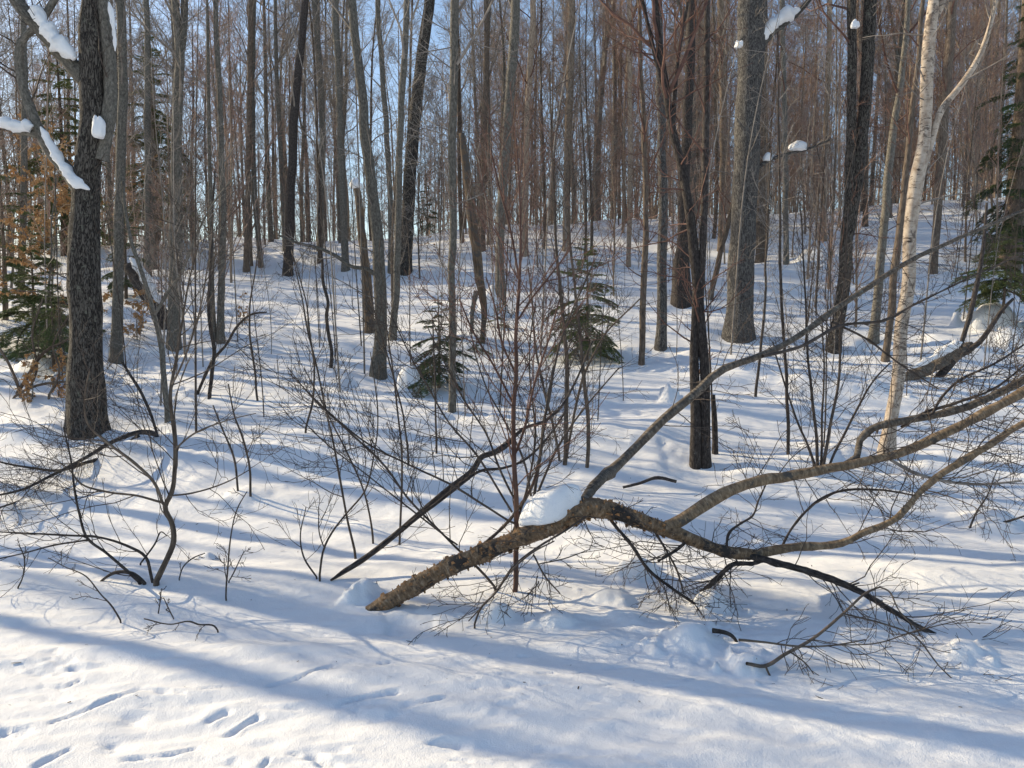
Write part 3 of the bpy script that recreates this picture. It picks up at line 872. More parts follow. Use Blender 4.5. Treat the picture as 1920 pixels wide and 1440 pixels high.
for i, (mt, pts, y0, y1) in enumerate(LIMBS):
    lP, lR = px_poly(pts, y0, y1, 40)
    lP = wiggle(lP, .020, 3.2)
    lR = lR * (.84 + .10 * vnoise(np.arange(40) * .9 + i * 7, 3.3))
    obj('limb', Tubes().add(lP, lR, 14 if lR.max() > .02 else 7, True, .2, 7).mesh('limb', M['darktwig'] if mt == 'black' and i > 6 else M[mt], FB), fb)
    ln = np.linalg.norm(np.diff(lP, axis=0), axis=1).sum()
    b1, q1 = grow(lP[None], lR[None], int(8 + ln * 8), .22, .985, .55, 48, 9, .015, .14, .40, .0017, .0034, fall=.35)
    if lR.max() > .012:
        tw.add(*grow(lP[None], lR[None], 5, .1, .9, .06, 58, 3, 0, .1, .5, .004, .12), 6, True)
    b2, q2 = grow(b1, q1, 5, .2, .97, .21, 45, 5, .0, .18, .75, .0013, .0024)
    b3, q3 = grow(b2, q2, 2, .25, .9, .07, 45, 3, .0, .2, .8, .0011, .002)
    tw.add(b1, q1, 5, False).add(b2, q2, 4, False).add(b3, q3, 3, False)
b1, q1 = grow(mP[None], mR[None], 22, .5, .98, .24, 66, 6, .03, .2, .12, .0020, .007, fall=.2)
b2, q2 = grow(b1, q1, 4, .2, .97, .09, 45, 4, .0, .2, .7, .0014, .007)
tw.add(b1, q1, 4, False).add(b2, q2, 3, False)
obj('twigs', tw.mesh('twigs', M['darktwig'], FB), fb)['kind'] = 'stuff'
# curls of peeling bark on the trunk
rng = np.random.default_rng(3)
cv, cq = [], []
for k in range(700):
    i = int(rng.integers(12, 92))
    c, r = mP[i], mR[i]
    tg = norm(mP[i + 1] - mP[i])
    n1 = norm(np.cross(tg, [0, 0, 1.]))
    n2 = np.cross(n1, tg)
    a0 = rng.random() * 2 * math.pi
    wdt = .003 + .014 * rng.random() ** 2
    ln = .006 + .022 * rng.random() ** 1.5
    off = (rng.random() - .5) * .04
    b0 = len(cv) * 1
    base = len(cv)
    for u in np.linspace(0, 1, 5):
        ang = a0 + u * ln / r * .6
        rad = r * 1.0 + (u ** 1.8) * ln * .6
        q = c + tg * off + rad * (n1 * math.cos(ang) + n2 * math.sin(ang))
        w = wdt * (1 - .45 * u)
        cv.append(q - tg * w + n2 * 0)
        cv.append(q + tg * w * (.6 + .4 * rng.random()))
    for u in range(4):
        cq.append((base + 2 * u, base + 2 * u + 1, base + 2 * u + 3, base + 2 * u + 2))
pc = obj('peeling_bark', mesh_from('peeling_bark', np.array(cv) - FB, np.array(cq), M['curl'], True), fb)
pc['kind'] = 'stuff'


# ------------------------------------------------------------------ snow resting on wood
def snow_blob(label, px, py, Y, wpx, hpx, dpx=None, seed=0, flat=.35, parent=None, name='snow_clump', tilt=0.0, skew=0.0, lump=.20):
    s = Y / F
    c = at(px, py, Y)
    nu, nv = 36, 20
    u = np.linspace(0, 2 * math.pi, nu, endpoint=False)
    v = np.linspace(-math.pi / 2, math.pi / 2, nv)
    U, Vv = np.meshgrid(u, v)
    x, y, z = np.cos(Vv) * np.cos(U), np.cos(Vv) * np.sin(U), np.sin(Vv)
    pw = .92
    x, y, z = (np.sign(k) * np.abs(k) ** pw for k in (x, y, z))
    z = np.where(z < 0, z * flat, z)
    rr = 1 + lump * fbm(x * 1.3 + seed * 5, y * 1.3, z * 1.3, oct=2)
    X, Yy, Z = x * rr * wpx * s / 2, y * rr * (dpx or wpx) * s / 2, z * rr * hpx * s
    X = X + skew * Z
    Z = Z + tilt * X
    V = np.stack([X, Yy, Z], -1).reshape(-1, 3)
    i = np.arange(nv - 1)[:, None] * nu
    j = np.arange(nu)[None]
    j2 = (j + 1) % nu
    Q = np.stack([i + j, i + j2, i + nu + j2, i + nu + j], -1).reshape(-1, 4)
    o = obj(name, mesh_from(name, V, Q, M['snow']), parent, c)
    return tag(o, label, 'snow')


snow_blob('rounded cap of snow balanced on the fallen birch', 1030, 968, yb + .08, 112, 56, 64, 1, .16, tilt=.26, skew=.12, lump=.19)
snow_blob('snow tuft on top of the broken rotten snag', 667, 349, float(e9.location[1]), 20, 14, 20, 2)


def snow_ridge(label, pts, Y, lift=.3, seed=0):
    """a strip of snow lying along a limb, pixel points with thickness"""
    P, R = px_poly(pts, Y, Y, 26)
    R = R * np.clip(np.sin(np.linspace(.12, math.pi - .12, 26)) * 2.2, .2, 1) * (.86 + .32 * vnoise(np.arange(26) * .45 + pts[0][0], 7.7))
    P[:, 2] += R * lift
    o = obj('snow_ridge', Tubes().add(P, R, 14, True, .30, 2.2).mesh('snow_ridge', M['snow'], P[0]), None, P[0])
    o['label'] = label
    o['category'] = 'snow'
    return o


snow_ridge('thick wedge of snow on the upper left limb of the dark trunk', [(60, 8, 22), (84, 52, 30), (112, 88, 36), (140, 112, 30)], Ybig - .12)
snow_ridge('long strip of snow along the curved lower limb of the dark trunk', [(76, 238, 12), (96, 276, 16), (122, 318, 20), (150, 348, 22), (168, 356, 14)], Ybig - .12)
snow_ridge('flat slab of snow on the leftmost branch by the photo edge', [(-30, 222, 18), (10, 234, 22), (44, 240, 24), (62, 236, 18)], Ybig - .08)
snow_blob('small snow pocket in the right crotch of the dark trunk', 186, 250, Ybig - .18, 24, 32, 24, 5, .3)
snow_ridge('sliver of snow on the right upper limb of the dark trunk', [(204, 4, 8), (208, 24, 10), (214, 60, 7), (216, 96, 5)], Ybig - .1)
Yt = 15.2
snow_ridge('snow on the stub branch high on the thickest trunk', [(1418, 84, 16), (1446, 52, 22), (1478, 30, 26), (1500, 18, 16)], float(ground(1387, 632)[1]) - .05)
snow_blob('little snow tuft left of the thickest trunk near the top', 1386, 86, float(ground(1387, 632)[1]) - .3, 14, 10, 14, 7, lump=.4)
snow_blob('snow puff caught on a branch right of the thickest trunk', 1496, 279, float(ground(1387, 632)[1]), 34, 13, 24, 8)
snow_blob('smaller snow puff caught beside the thickest trunk', 1439, 299, float(ground(1387, 632)[1]), 18, 12, 16, 9)
snow_blob('snow dab in the fork of the dark forked tree', 1603, 50, float(ground(1563, 658)[1]) - .1, 12, 10, 12, 10, lump=.4)

# dead log on the right with its snow
LG = ground(1712, 712)
lg = empty('fallen_log', LG, 'broken rotten log poking from the snow right of the white birch', 'log')
lP, lR = px_poly([(1680, 722, 20), (1712, 704, 22), (1750, 686, 24), (1790, 664, 26), (1822, 648, 18)], LG[1], LG[1] + .2, 40)
obj('trunk', Tubes().add(lP, lR, 20, True, .35, 6).mesh('trunk', M['greybirch'], LG), lg)
for pts in ([(1786, 676, 16), (1766, 700, 15), (1745, 722, 14), (1722, 742, 12)], [(1806, 664, 10), (1838, 640, 10), (1860, 610, 9), (1880, 580, 7), (1900, 560, 5)], [(1800, 650, 8), (1816, 600, 9), (1828, 550, 9), (1838, 500, 8), (1846, 440, 6), (1850, 380, 4)]):
    aP, aR = px_poly(pts, LG[1] + .1, LG[1] + .1, 20)
    obj('limb', Tubes().add(aP, aR, 9, True, .1).mesh('limb', M['black'], LG), lg)
snow_ridge('strip of snow lying on the broken log', [(1708, 692, 12), (1742, 676, 14), (1770, 660, 18), (1804, 642, 12)], LG[1] - .02)
# leaning dead trunk behind the left beech
LD = ground(318, 618)
ld = empty('leaning_log', LD, 'dark rotten log leaning under snow behind the left saplings', 'log')
aP, aR = px_poly([(322, 640, 26), (300, 590, 30), (272, 540, 32), (246, 500, 28)], LD[1], LD[1] + .6, 30)
obj('trunk', Tubes().add(aP, aR, 16, True, .2, 6).mesh('trunk', M['black'], LD), ld)
snow_ridge('band of snow on the dark leaning log', [(310, 596, 12), (286, 548, 18), (262, 508, 20), (244, 484, 14)], LD[1] + .25)
# short dead stub and stick pieces
for lab, pts, mt in [('short dark stick lying bent on the snow behind the birch', [(1168, 916, 5), (1200, 908, 6), (1230, 898, 7), (1268, 905, 6)], 'black'),
                     ('dark broken branch end jutting from the snow lower right', [(1336, 1186, 10), (1352, 1188, 9), (1372, 1196, 7), (1386, 1214, 5)], 'black')]:
    b = ground(pts[0][0], pts[0][1] + 4)
    aP, aR = px_poly(pts, b[1] - .02, b[1] - .02, 16)
    aP[:, 2] += .01
    tag(obj('stick', Tubes().add(aP, aR, 8, True, .1).mesh('stick', M[mt], b), None, b), lab, 'stick')


# ------------------------------------------------------------------ saplings and shrubs traced stem by stem
def shrub(name, label, stems, mat='darktwig', twig=None, cat='sapling', tl=.35, tn=1.0, group=None, Yspan=None, up=.06, base=None, t2=4):
    """stems: list of pixel polylines from the ground upward; each becomes a part"""
    b = ground(*stems[0][0][:2]) if base is None else base
    e = empty(name, b, label, cat, group)
    T = Tubes()
    for k, pts in enumerate(stems):
        if base is None and pts[0][1] >= stems[0][0][1] - 40:
            y0 = float(ground(pts[0][0], pts[0][1])[1])
            y0 = b[1] if abs(y0 - b[1]) > .6 else y0
        else:
            y0 = b[1]
        pts = list(pts)
        sp = (Yspan[k] if Yspan else RNG.normal() * .12)
        P, R = px_poly(pts, y0, y0 + sp, max(14, 5 * len(pts)))
        R = R * .84
        if base is None and pts[0][1] >= stems[0][0][1] - 40:
            P[0, 2] -= .06
        P = wiggle(P, .012, 4)
        obj('stem', Tubes().add(P, R, 8, True, .04).mesh('stem', M[mat], b), e)
        ln = np.linalg.norm(np.diff(P, axis=0), axis=1).sum()
        n = max(4, int(ln * 8.0 * tn))
        b1, q1 = grow(P[None], R[None], n, .18, .98, tl * 1.5, 46, 9, up, .13, .5, .0017, .0030, fall=.4)
        b2, q2 = grow(b1, q1, t2 + 1, .2, .97, tl * .55, 42, 5, up * .6, .17, .75, .0013, .0022)
        T.add(b1, q1, 4, False).add(b2, q2, 3, False)
        if tl > .3:
            b3, q3 = grow(b2, q2, 2, .3, .95, tl * .2, 42, 3, up * .6, .18, .8, .0011, .002)
            T.add(b3, q3, 3, False)
    obj('twigs', T.mesh('twigs', M[twig or mat], b), e)['kind'] = 'stuff'
    return e


shrub('beech_sapling', 'crooked sapling with wide dark twigs at lower left', [
    [(292, 1098, 15), (312, 1055, 13), (322, 1015, 13), (318, 980, 12), (309, 952, 12), (322, 925, 11), (329, 880, 10), (330, 830, 9), (324, 780, 8), (320, 730, 8), (330, 670, 7), (340, 620, 5), (352, 540, 4), (372, 450, 3)],
    [(310, 950, 7), (296, 918, 7), (250, 868, 7), (200, 828, 6), (170, 800, 5), (160, 740, 4), (168, 690, 3)],
    [(304, 942, 6), (262, 930, 5), (200, 922, 5), (150, 905, 4), (130, 880, 3), (60, 850, 2)],
    [(318, 930, 4), (360, 925, 4), (420, 905, 3), (470, 880, 2)],
    [(328, 842, 4), (360, 815, 4), (420, 790, 3), (480, 775, 2)],
    [(322, 720, 5), (350, 660, 4), (372, 590, 4), (390, 500, 3), (400, 400, 2)]], 'brown', 'darktwig', tl=.5, tn=1.3)
shrub('arching_shrub', 'dark stems arching low out of the snow bank at left', [
    [(290, 1092, 7), (272, 1042, 7), (240, 1024, 6), (190, 1008, 5), (120, 1003, 5), (60, 1000, 4), (-20, 996, 3)],
    [(270, 1096, 8), (240, 1068, 7), (200, 1036, 6), (165, 1010, 6), (148, 960, 5), (140, 920, 5), (132, 860, 4), (120, 800, 3)],
    [(272, 1097, 9), (245, 1076, 9), (215, 1074, 8), (195, 1085, 6), (178, 1102, 5)],
    [(165, 1012, 4), (100, 1022, 4), (40, 1038, 3), (-20, 1052, 3)],
    [(262, 1060, 4), (290, 1020, 4), (300, 998, 3), (312, 1005, 2)]], 'black', 'darktwig', cat='shrub', tl=.3, tn=1.0)
shrub('low_branch', 'black drooping limb with curved twigs before the thick dark trunk', [
    [(297, 818, 7), (286, 812, 13), (255, 812, 11), (205, 832, 9), (150, 864, 8), (92, 894, 7), (40, 918, 6), (-20, 932, 4)],
    [(262, 815, 11), (232, 838, 10), (200, 856, 9), (160, 868, 8), (110, 882, 6), (50, 876, 5), (-20, 862, 3)],
    [(170, 866, 6), (120, 902, 5), (60, 930, 5), (0, 952, 4)],
    [(296, 815, 6), (280, 770, 7), (262, 730, 7), (240, 696, 6), (228, 680, 5)]], 'black', 'darktwig', cat='branch', tl=.5, tn=1.5, up=-.01, Yspan=[-2.7, -2.2, -2.6, .1])
shrub('brush', 'tangled bare brush left of the thick dark trunk', [
    [(30, 742, 8), (56, 700, 8), (84, 660, 7), (120, 640, 5), (180, 600, 3)],
    [(40, 745, 7), (20, 690, 6), (-10, 640, 5)],
    [(48, 742, 6), (70, 690, 5), (60, 630, 4), (80, 560, 3)],
    [(90, 748, 6), (110, 700, 5), (100, 650, 4), (130, 590, 3)],
    [(20, 748, 6), (60, 726, 6), (120, 716, 5), (190, 724, 3)]], 'brown', 'darktwig', cat='shrub', tl=.45, tn=1.3)
shrub('beech_sapling', 'leaning slim beech rising past the dark rotten log', [
    [(314, 792, 14), (309, 730, 13), (303, 650, 13), (288, 585, 11), (272, 530, 10), (254, 478, 9), (240, 420, 8), (230, 340, 6)],
    [(290, 590, 7), (316, 545, 7), (336, 520, 6), (370, 440, 5), (400, 380, 4), (440, 330, 3)]], 'grey', 'twig', tl=.5, tn=1.0)
shrub('maple_sapling', 'wishbone sapling left of the clearing', [
    [(392, 748, 9), (398, 700, 9), (400, 650, 9), (392, 600, 8), (394, 520, 6), (398, 420, 5), (402, 320, 4)],
    [(370, 740, 7), (385, 705, 7), (402, 672, 7), (420, 652, 6), (445, 612, 6), (470, 590, 5), (500, 585, 3)]], 'black', 'darktwig', tl=.45)
shrub('maple_sapling', 'snake-curved dark sapling in the clearing', [[(620, 690, 9), (622, 665, 8), (616, 630, 8), (613, 590, 8), (616, 570, 7), (607, 530, 7), (604, 490, 6), (599, 450, 5), (598, 380, 4), (600, 300, 3)]], 'black', 'darktwig', tl=.4, tn=.6)
shrub('maple_sapling', 'reddish straight sapling in front of the birch snow cap', [
    [(964, 1110, 12), (966, 1050, 12), (968, 970, 12), (966, 880, 11), (964, 780, 10), (966, 680, 9), (970, 600, 8), (974, 530, 7), (976, 450, 5), (972, 360, 4), (968, 260, 3)],
    [(966, 850, 6), (985, 800, 6), (998, 740, 5), (1012, 690, 5), (1030, 640, 4), (1050, 560, 3)],
    [(970, 600, 5), (1000, 555, 5), (1030, 520, 4), (1070, 470, 3)],
    [(966, 700, 5), (940, 640, 5), (930, 590, 4), (910, 520, 3)],
    [(974, 530, 5), (960, 450, 5), (940, 370, 4), (920, 280, 3)],
    [(966, 760, 5), (930, 700, 5), (900, 640, 4), (860, 560, 3)]], 'redstem', 'redstem', tl=.5, tn=1.4)
shrub('arching_shrub', 'long thin stems slanting up-left from the birch trunk', [
    [(935, 1112, 6), (895, 1062, 6), (853, 1023, 5), (773, 940, 5), (715, 868, 5), (650, 804, 4), (590, 752, 3), (540, 690, 2)],
    [(966, 982, 5), (905, 945, 5), (853, 913, 5), (767, 872, 4), (703, 840, 4), (603, 760, 3), (540, 700, 2)],
    [(858, 1022, 4), (780, 960, 4), (700, 900, 3), (610, 830, 3), (560, 780, 2)],
    [(960, 960, 5), (925, 905, 5), (890, 850, 5), (840, 790, 4), (790, 700, 4), (760, 640, 3), (720, 560, 2)],
    [(968, 940, 5), (935, 870, 5), (910, 810, 4), (870, 750, 4), (840, 690, 3), (800, 610, 2)],
    [(960, 1000, 5), (992, 900, 5), (1004, 820, 5), (1000, 740, 4), (990, 660, 3), (1004, 570, 3)]], 'darktwig', 'darktwig', cat='shrub', tl=.42, tn=1.4)
shrub('maple_sapling', 'three thin upright stems left of the slanted dark pole', [
    [(668, 1048, 6), (650, 965, 5), (632, 870, 5), (612, 765, 4), (588, 660, 4), (566, 560, 3), (548, 470, 2)],
    [(700, 1020, 5), (684, 925, 4), (645, 838, 4), (605, 760, 3), (570, 690, 2)],
    [(749, 1022, 5), (753, 927, 5), (750, 812, 4), (742, 740, 4), (728, 640, 3), (712, 550, 2)]], 'darktwig', 'darktwig', tl=.32, tn=.8)
shrub('maple_sapling', 'forked little shrub left of the pole tip', [
    [(599, 1090, 5), (609, 1030, 5), (648, 965, 4), (684, 920, 4), (703, 843, 3), (707, 760, 3), (694, 660, 2)],
    [(598, 1088, 4), (572, 1045, 4), (565, 1000, 3), (573, 950, 2)],
    [(610, 1028, 3), (600, 1000, 3), (598, 950, 2)]], 'darktwig', 'darktwig', tl=.2, tn=.8)
shrub('fallen_pole', 'dark bare pole slanting up from the snow left of the birch', [
    [(620, 1088, 5), (648, 1070, 12), (680, 1050, 14), (745, 1000, 14), (790, 960, 13), (848, 912, 13), (888, 880, 13), (903, 857, 13), (924, 849, 13), (943, 838, 15), (956, 826, 14)],
    [(760, 988, 9), (820, 945, 8), (870, 905, 8), (900, 884, 7), (945, 878, 6), (985, 862, 6), (1020, 830, 5), (1060, 770, 4)],
    [(952, 832, 8), (985, 802, 8), (1020, 790, 7), (1050, 765, 6), (1078, 720, 5), (1110, 640, 3)]], 'black', 'darktwig', cat='fallen pole', tl=.3, tn=.6, Yspan=[.9, .9, 1.2], base=ground(625, 1090))
shrub('maple_sapling', 'clump of upright stems below the larger fir', [
    [(1058, 872, 10), (1062, 790, 10), (1063, 690, 9), (1056, 600, 8), (1048, 520, 7), (1040, 400, 5), (1034, 260, 4), (1030, 120, 3)],
    [(1100, 876, 9), (1104, 800, 9), (1096, 720, 9), (1088, 640, 7), (1078, 540, 6), (1066, 420, 5), (1072, 280, 4)],
    [(1062, 860, 6), (1080, 760, 6), (1100, 690, 5), (1140, 620, 4), (1200, 560, 3)],
    [(1050, 865, 6), (1030, 770, 6), (1010, 690, 5), (1000, 600, 4), (990, 500, 3)]], 'brown', 'darktwig', tl=.5, tn=1.2)
shrub('maple_sapling', 'spray of thin stems fanning up behind the snow cap', [
    [(1000, 935, 7), (1014, 850, 7), (1026, 760, 6), (1044, 670, 5), (1070, 590, 4), (1110, 500, 3)],
    [(1006, 930, 6), (1050, 830, 5), (1100, 760, 4), (1160, 690, 3)],
    [(998, 930, 5), (980, 860, 5), (940, 780, 4), (900, 700, 3), (880, 600, 2)]], 'darktwig', 'darktwig', tl=.4, tn=1.2)
shrub('maple_sapling', 'many-stemmed thicket in front of the white birch', [
    [(1534, 884, 8), (1528, 800, 7), (1520, 720, 6), (1514, 620, 5), (1508, 500, 4), (1500, 380, 3)],
    [(1542, 886, 9), (1556, 800, 7), (1572, 710, 6), (1578, 620, 5), (1584, 520, 4), (1590, 400, 3)],
    [(1546, 888, 6), (1580, 820, 6), (1610, 760, 5), (1640, 710, 4), (1670, 680, 3)],
    [(1530, 880, 6), (1500, 800, 5), (1470, 720, 4), (1450, 640, 3)],
    [(1538, 884, 6), (1540, 800, 5), (1546, 690, 4), (1540, 600, 3)]], 'darktwig', 'darktwig', tl=.45, tn=1.3)
shrub('maple_sapling', 'tall thin stem between thickest trunk and thicket', [[(1478, 852, 8), (1477, 780, 8), (1472, 680, 7), (1466, 580, 7), (1464, 470, 6), (1462, 340, 5), (1460, 200, 4), (1458, 60, 3)]], 'darktwig', 'twig', tl=.4, tn=.8)
shrub('maple_sapling', 'lone thin stem right of the thickest trunk foot', [[(1416, 744, 7), (1424, 680, 6), (1432, 600, 6), (1436, 500, 5), (1440, 400, 4), (1446, 280, 3)]], 'darktwig', 'twig', tl=.4, tn=.8)
shrub('maple_sapling', 'thin stem with pencil-straight foot in front of the left fir', [[(818, 850, 5), (817, 770, 4), (815, 690, 4), (812, 600, 3)]], 'darktwig', 'darktwig', tl=.2, tn=.5)
shrub('maple_sapling', 'thin stem leaning left above the blue shadow band', [[(767, 874, 5), (762, 815, 4), (748, 750, 4), (722, 650, 3), (696, 560, 3), (676, 480, 2)]], 'darktwig', 'darktwig', tl=.3, tn=.7)
shrub('maple_sapling', 'thin dark stem leaning at the left side of the clearing', [[(572, 812, 5), (584, 760, 5), (590, 700, 4), (580, 620, 4), (572, 560, 3), (550, 480, 2)]], 'darktwig', 'darktwig', tl=.35, tn=.7)
shrub('maple_sapling', 'pair of thin stems right of the crooked sapling', [
    [(470, 932, 6), (468, 880, 5), (455, 820, 5), (440, 780, 4), (430, 720, 3)],
    [(447, 922, 5), (438, 860, 5), (420, 810, 4), (400, 760, 3)]], 'darktwig', 'darktwig', tl=.3, tn=1.0)
shrub('maple_sapling', 'thin stem leaning left beside the wishbone sapling', [[(484, 752, 5), (478, 700, 5), (470, 640, 5), (468, 580, 4), (480, 500, 3), (488, 420, 2)]], 'darktwig', 'darktwig', tl=.35, tn=.8)
shrub('dead_twig', 'upright forked twig alone in the snow bank at left', [
    [(425, 1126, 4), (426, 1080, 4), (427, 1040, 4), (434, 990, 3), (446, 950, 3), (462, 922, 2)],
    [(426, 1092, 3), (440, 1070, 3), (458, 1034, 2)], [(426, 1090, 3), (421, 1065, 2), (420, 1046, 2)]], 'darktwig', 'darktwig', cat='twig', tl=.1, tn=.25)
shrub('dead_twig', 'twig bent flat over the snow below the crooked sapling', [
    [(412, 1186, 4), (404, 1174, 4), (372, 1170, 4), (358, 1165, 4), (320, 1170, 3), (268, 1160, 3)]], 'darktwig', 'darktwig', cat='twig', tl=.08, tn=.6)
shrub('dead_twig', 'slanting thin twig below the arching stems at left', [[(229, 1168, 4), (208, 1135, 4), (190, 1116, 3), (160, 1080, 3), (120, 1062, 2), (92, 1046, 2)]], 'darktwig', 'darktwig', cat='twig', tl=.1, tn=.4)
shrub('dead_twig', 'two tiny twig tips below the foot of the crooked sapling', [[(297, 1152, 3), (300, 1130, 3), (302, 1104, 2)], [(330, 1160, 3), (318, 1138, 3), (308, 1120, 2)]], 'darktwig', 'darktwig', cat='twig', tl=.03, tn=.3)
shrub('dead_twig', 'small twig curving from the snow by the left photo edge', [[(32, 1106, 4), (42, 1085, 3), (46, 1050, 3), (36, 1020, 2)]], 'darktwig', 'darktwig', cat='twig', tl=.1, tn=.5)
shrub('dead_twig', 'bare twig hooking over a small snow lump', [[(335, 1088, 3), (344, 1062, 3), (362, 1046, 3), (384, 1037, 2)]], 'darktwig', 'darktwig', cat='twig', tl=.04, tn=.3)
shrub('dead_branch', 'spreading broken branch lying in the lower right snow', [
    [(1400, 1244, 8), (1432, 1248, 9), (1470, 1226, 8), (1528, 1196, 7), (1580, 1152, 6), (1625, 1112, 5), (1652, 1100, 4)],
    [(1386, 1200, 7), (1430, 1204, 5), (1500, 1212, 5), (1560, 1210, 4), (1620, 1198, 3)],
    [(1650, 1100, 4), (1665, 1110, 4), (1680, 1140, 3), (1710, 1172, 2)],
    [(1580, 1150, 4), (1660, 1170, 4), (1710, 1190, 4), (1760, 1250, 3), (1830, 1314, 2)],
    [(1436, 1250, 5), (1448, 1272, 5), (1490, 1276, 3), (1530, 1306, 2)],
    [(1560, 1210, 3), (1650, 1205, 3), (1720, 1182, 3), (1800, 1160, 2)],
    [(1480, 1222, 4), (1510, 1245, 3), (1528, 1268, 2)]], 'brown', 'darktwig', cat='branch', tl=.2, tn=1.4, up=-.02, Yspan=[.25, .1, .2, -.05, 0, .05, 0], base=ground(1425, 1262))
shrub('dead_branch', 'sparse dangling twigs before the reddish straight sapling', [
    [(890, 1178, 5), (905, 1140, 5), (930, 1112, 5), (955, 1075, 4), (1000, 1035, 4), (1040, 1015, 3)],
    [(1000, 1040, 4), (1020, 1080, 4), (1048, 1112, 3)], [(1008, 1080, 3), (1005, 1120, 2)], [(1010, 1090, 3), (985, 1118, 2)], [(1010, 1058, 3), (1060, 1048, 3), (1110, 1030, 2)]],
    'darktwig', 'darktwig', cat='branch', tl=.12, tn=.8, base=ground(895, 1180))
shrub('dead_branch', 'snowy brush half buried at the right edge', [
    [(1810, 990, 6), (1850, 985, 6), (1890, 978, 5), (1940, 960, 4)], [(1816, 992, 5), (1830, 960, 4), (1852, 930, 3), (1870, 880, 2)], [(1880, 985, 5), (1900, 1000, 4), (1940, 1012, 3)]], 'black', 'darktwig', cat='branch', tl=.3, tn=1.6)


# dry leaves still hanging on young beeches
def leaves(P, n, rng, size=.05):
    Tn, N = P.shape[:2]
    k = rng.integers(0, Tn, n)
    f = rng.random(n) * (N - 1.001)
    i = f.astype(int)
    w = (f - i)[:, None]
    p = P[k, i] * (1 - w) + P[k, i + 1] * w
    d = norm(rng.normal(size=(n, 3)) + np.array([0, 0, -.7]))
    s = norm(np.cross(d, rng.normal(size=(n, 3))))
    nn = np.cross(d, s)
    L = size * (.6 + .7 * rng.random((n, 1)))
    W = L * .28
    v = [p, p + d * L * .45 - s * W + nn * L * .1, p + d * L * .5, p + d * L * .45 + s * W + nn * L * .1, p + d * L]
    V = np.stack(v, 1).reshape(-1, 3)
    b = np.arange(n)[:, None] * 5
    Q = np.concatenate([b + np.array([0, 1, 4, 2]), b + np.array([0, 2, 4, 3])])
    return V, Q


def beech(label, px, py, hpx, nl, seed, Y=None):
    rng = np.random.default_rng(seed)
    b = ground(px, py) if Y is None else at(px, py, Y)
    s = b[1] / F
    H = hpx * s
    e = empty('beech_sapling', b, label, 'sapling', 'young beeches with dry leaves')
    t = np.linspace(0, 1, 14)
    P = wiggle(b + np.stack([.1 * H * t, 0 * t, -.15 + t * (H + .15)], -1), .04)
    R = (.006 + .007 * H) * (1 - .85 * t)
    obj('trunk', Tubes().add(P, R, 8).mesh('trunk', M['grey'], b), e)
    b1, q1 = grow(P[None], R[None], 14, .15, .98, H * .35, 58, 7, .03, .12, .6, .003, .008, rng, flat=.3)
    b2, q2 = grow(b1, q1, 5, .2, .98, H * .14, 45, 5, 0, .15, .7, .002, .008, rng, flat=.3)
    obj('crown', Tubes().add(b1, q1, 4, False).add(b2, q2, 3, False).mesh('crown', M['twig'], b), e)
    V, Q = leaves(b2, nl, rng, .068 if b[1] > 14 else .052)
    o = obj('leaves', mesh_from('leaves', V - b, Q, M['leaf'], False), e)
    o['kind'] = 'stuff'


beech('young beech full of golden dry leaves left of the thick dark trunk', 96, 560, 260, 2400, 1)
beech('beech with brown leaves at the far left edge', 20, 540, 300, 2000, 2)
beech('tall leafy beech rising through the fir clump', 84, 650, 350, 2600, 12)
beech('small beech with curled leaves beside the slim grey tree', 255, 640, 90, 420, 3)
beech('beech seedling with a few orange leaves at the foot of the dark trunk', 112, 745, 80, 360, 4)
beech('leafy beech seedling left of the dark trunk foot', 60, 750, 80, 260, 5)
beech('tiny beech with pale leaves in the clearing', 452, 612, 60, 60, 6)
beech('leaf-bearing beech seen between the left grey trees', 268, 500, 210, 900, 7)
beech('low leafy beech left of the wishbone sapling', 400, 500, 110, 260, 8)
beech('leafy little beech by the bent brown dead trunk', 798, 492, 56, 60, 9)
beech('beech sprig with leaves above the larger fir', 1090, 470, 60, 60, 10)

# bark flakes, seeds and twig bits fallen on the snow
rng = np.random.default_rng(21)
nl = 420
ly = 3.2 + 12 * rng.random(nl) ** 1.2
lx = (rng.random(nl) * 2 - 1) * .7 * ly
lz = height(lx, ly) + .003
sz = (.0022 + .005 * rng.random(nl) ** 2)[:, None]
el = (1 + 4 * rng.random(nl) ** 3)[:, None]
an = rng.random(nl) * 6.28
dx = np.stack([np.cos(an), np.sin(an), .25 * rng.normal(size=nl)], -1) * sz * el
dy = np.stack([-np.sin(an), np.cos(an), .25 * rng.normal(size=nl)], -1) * sz * .5
c = np.stack([lx, ly, lz], -1)
V = np.stack([c - dx - dy, c + dx - dy * .6, c + dx * .8 + dy, c - dx * .9 + dy * .8], 1).reshape(-1, 3)
o = obj('forest_litter', mesh_from('forest_litter', V, np.arange(nl * 4).reshape(-1, 4), M['darktwig'], False))
tag(o, 'scattered bark flakes and twig bits lying on the snow', 'litter', kind='stuff')

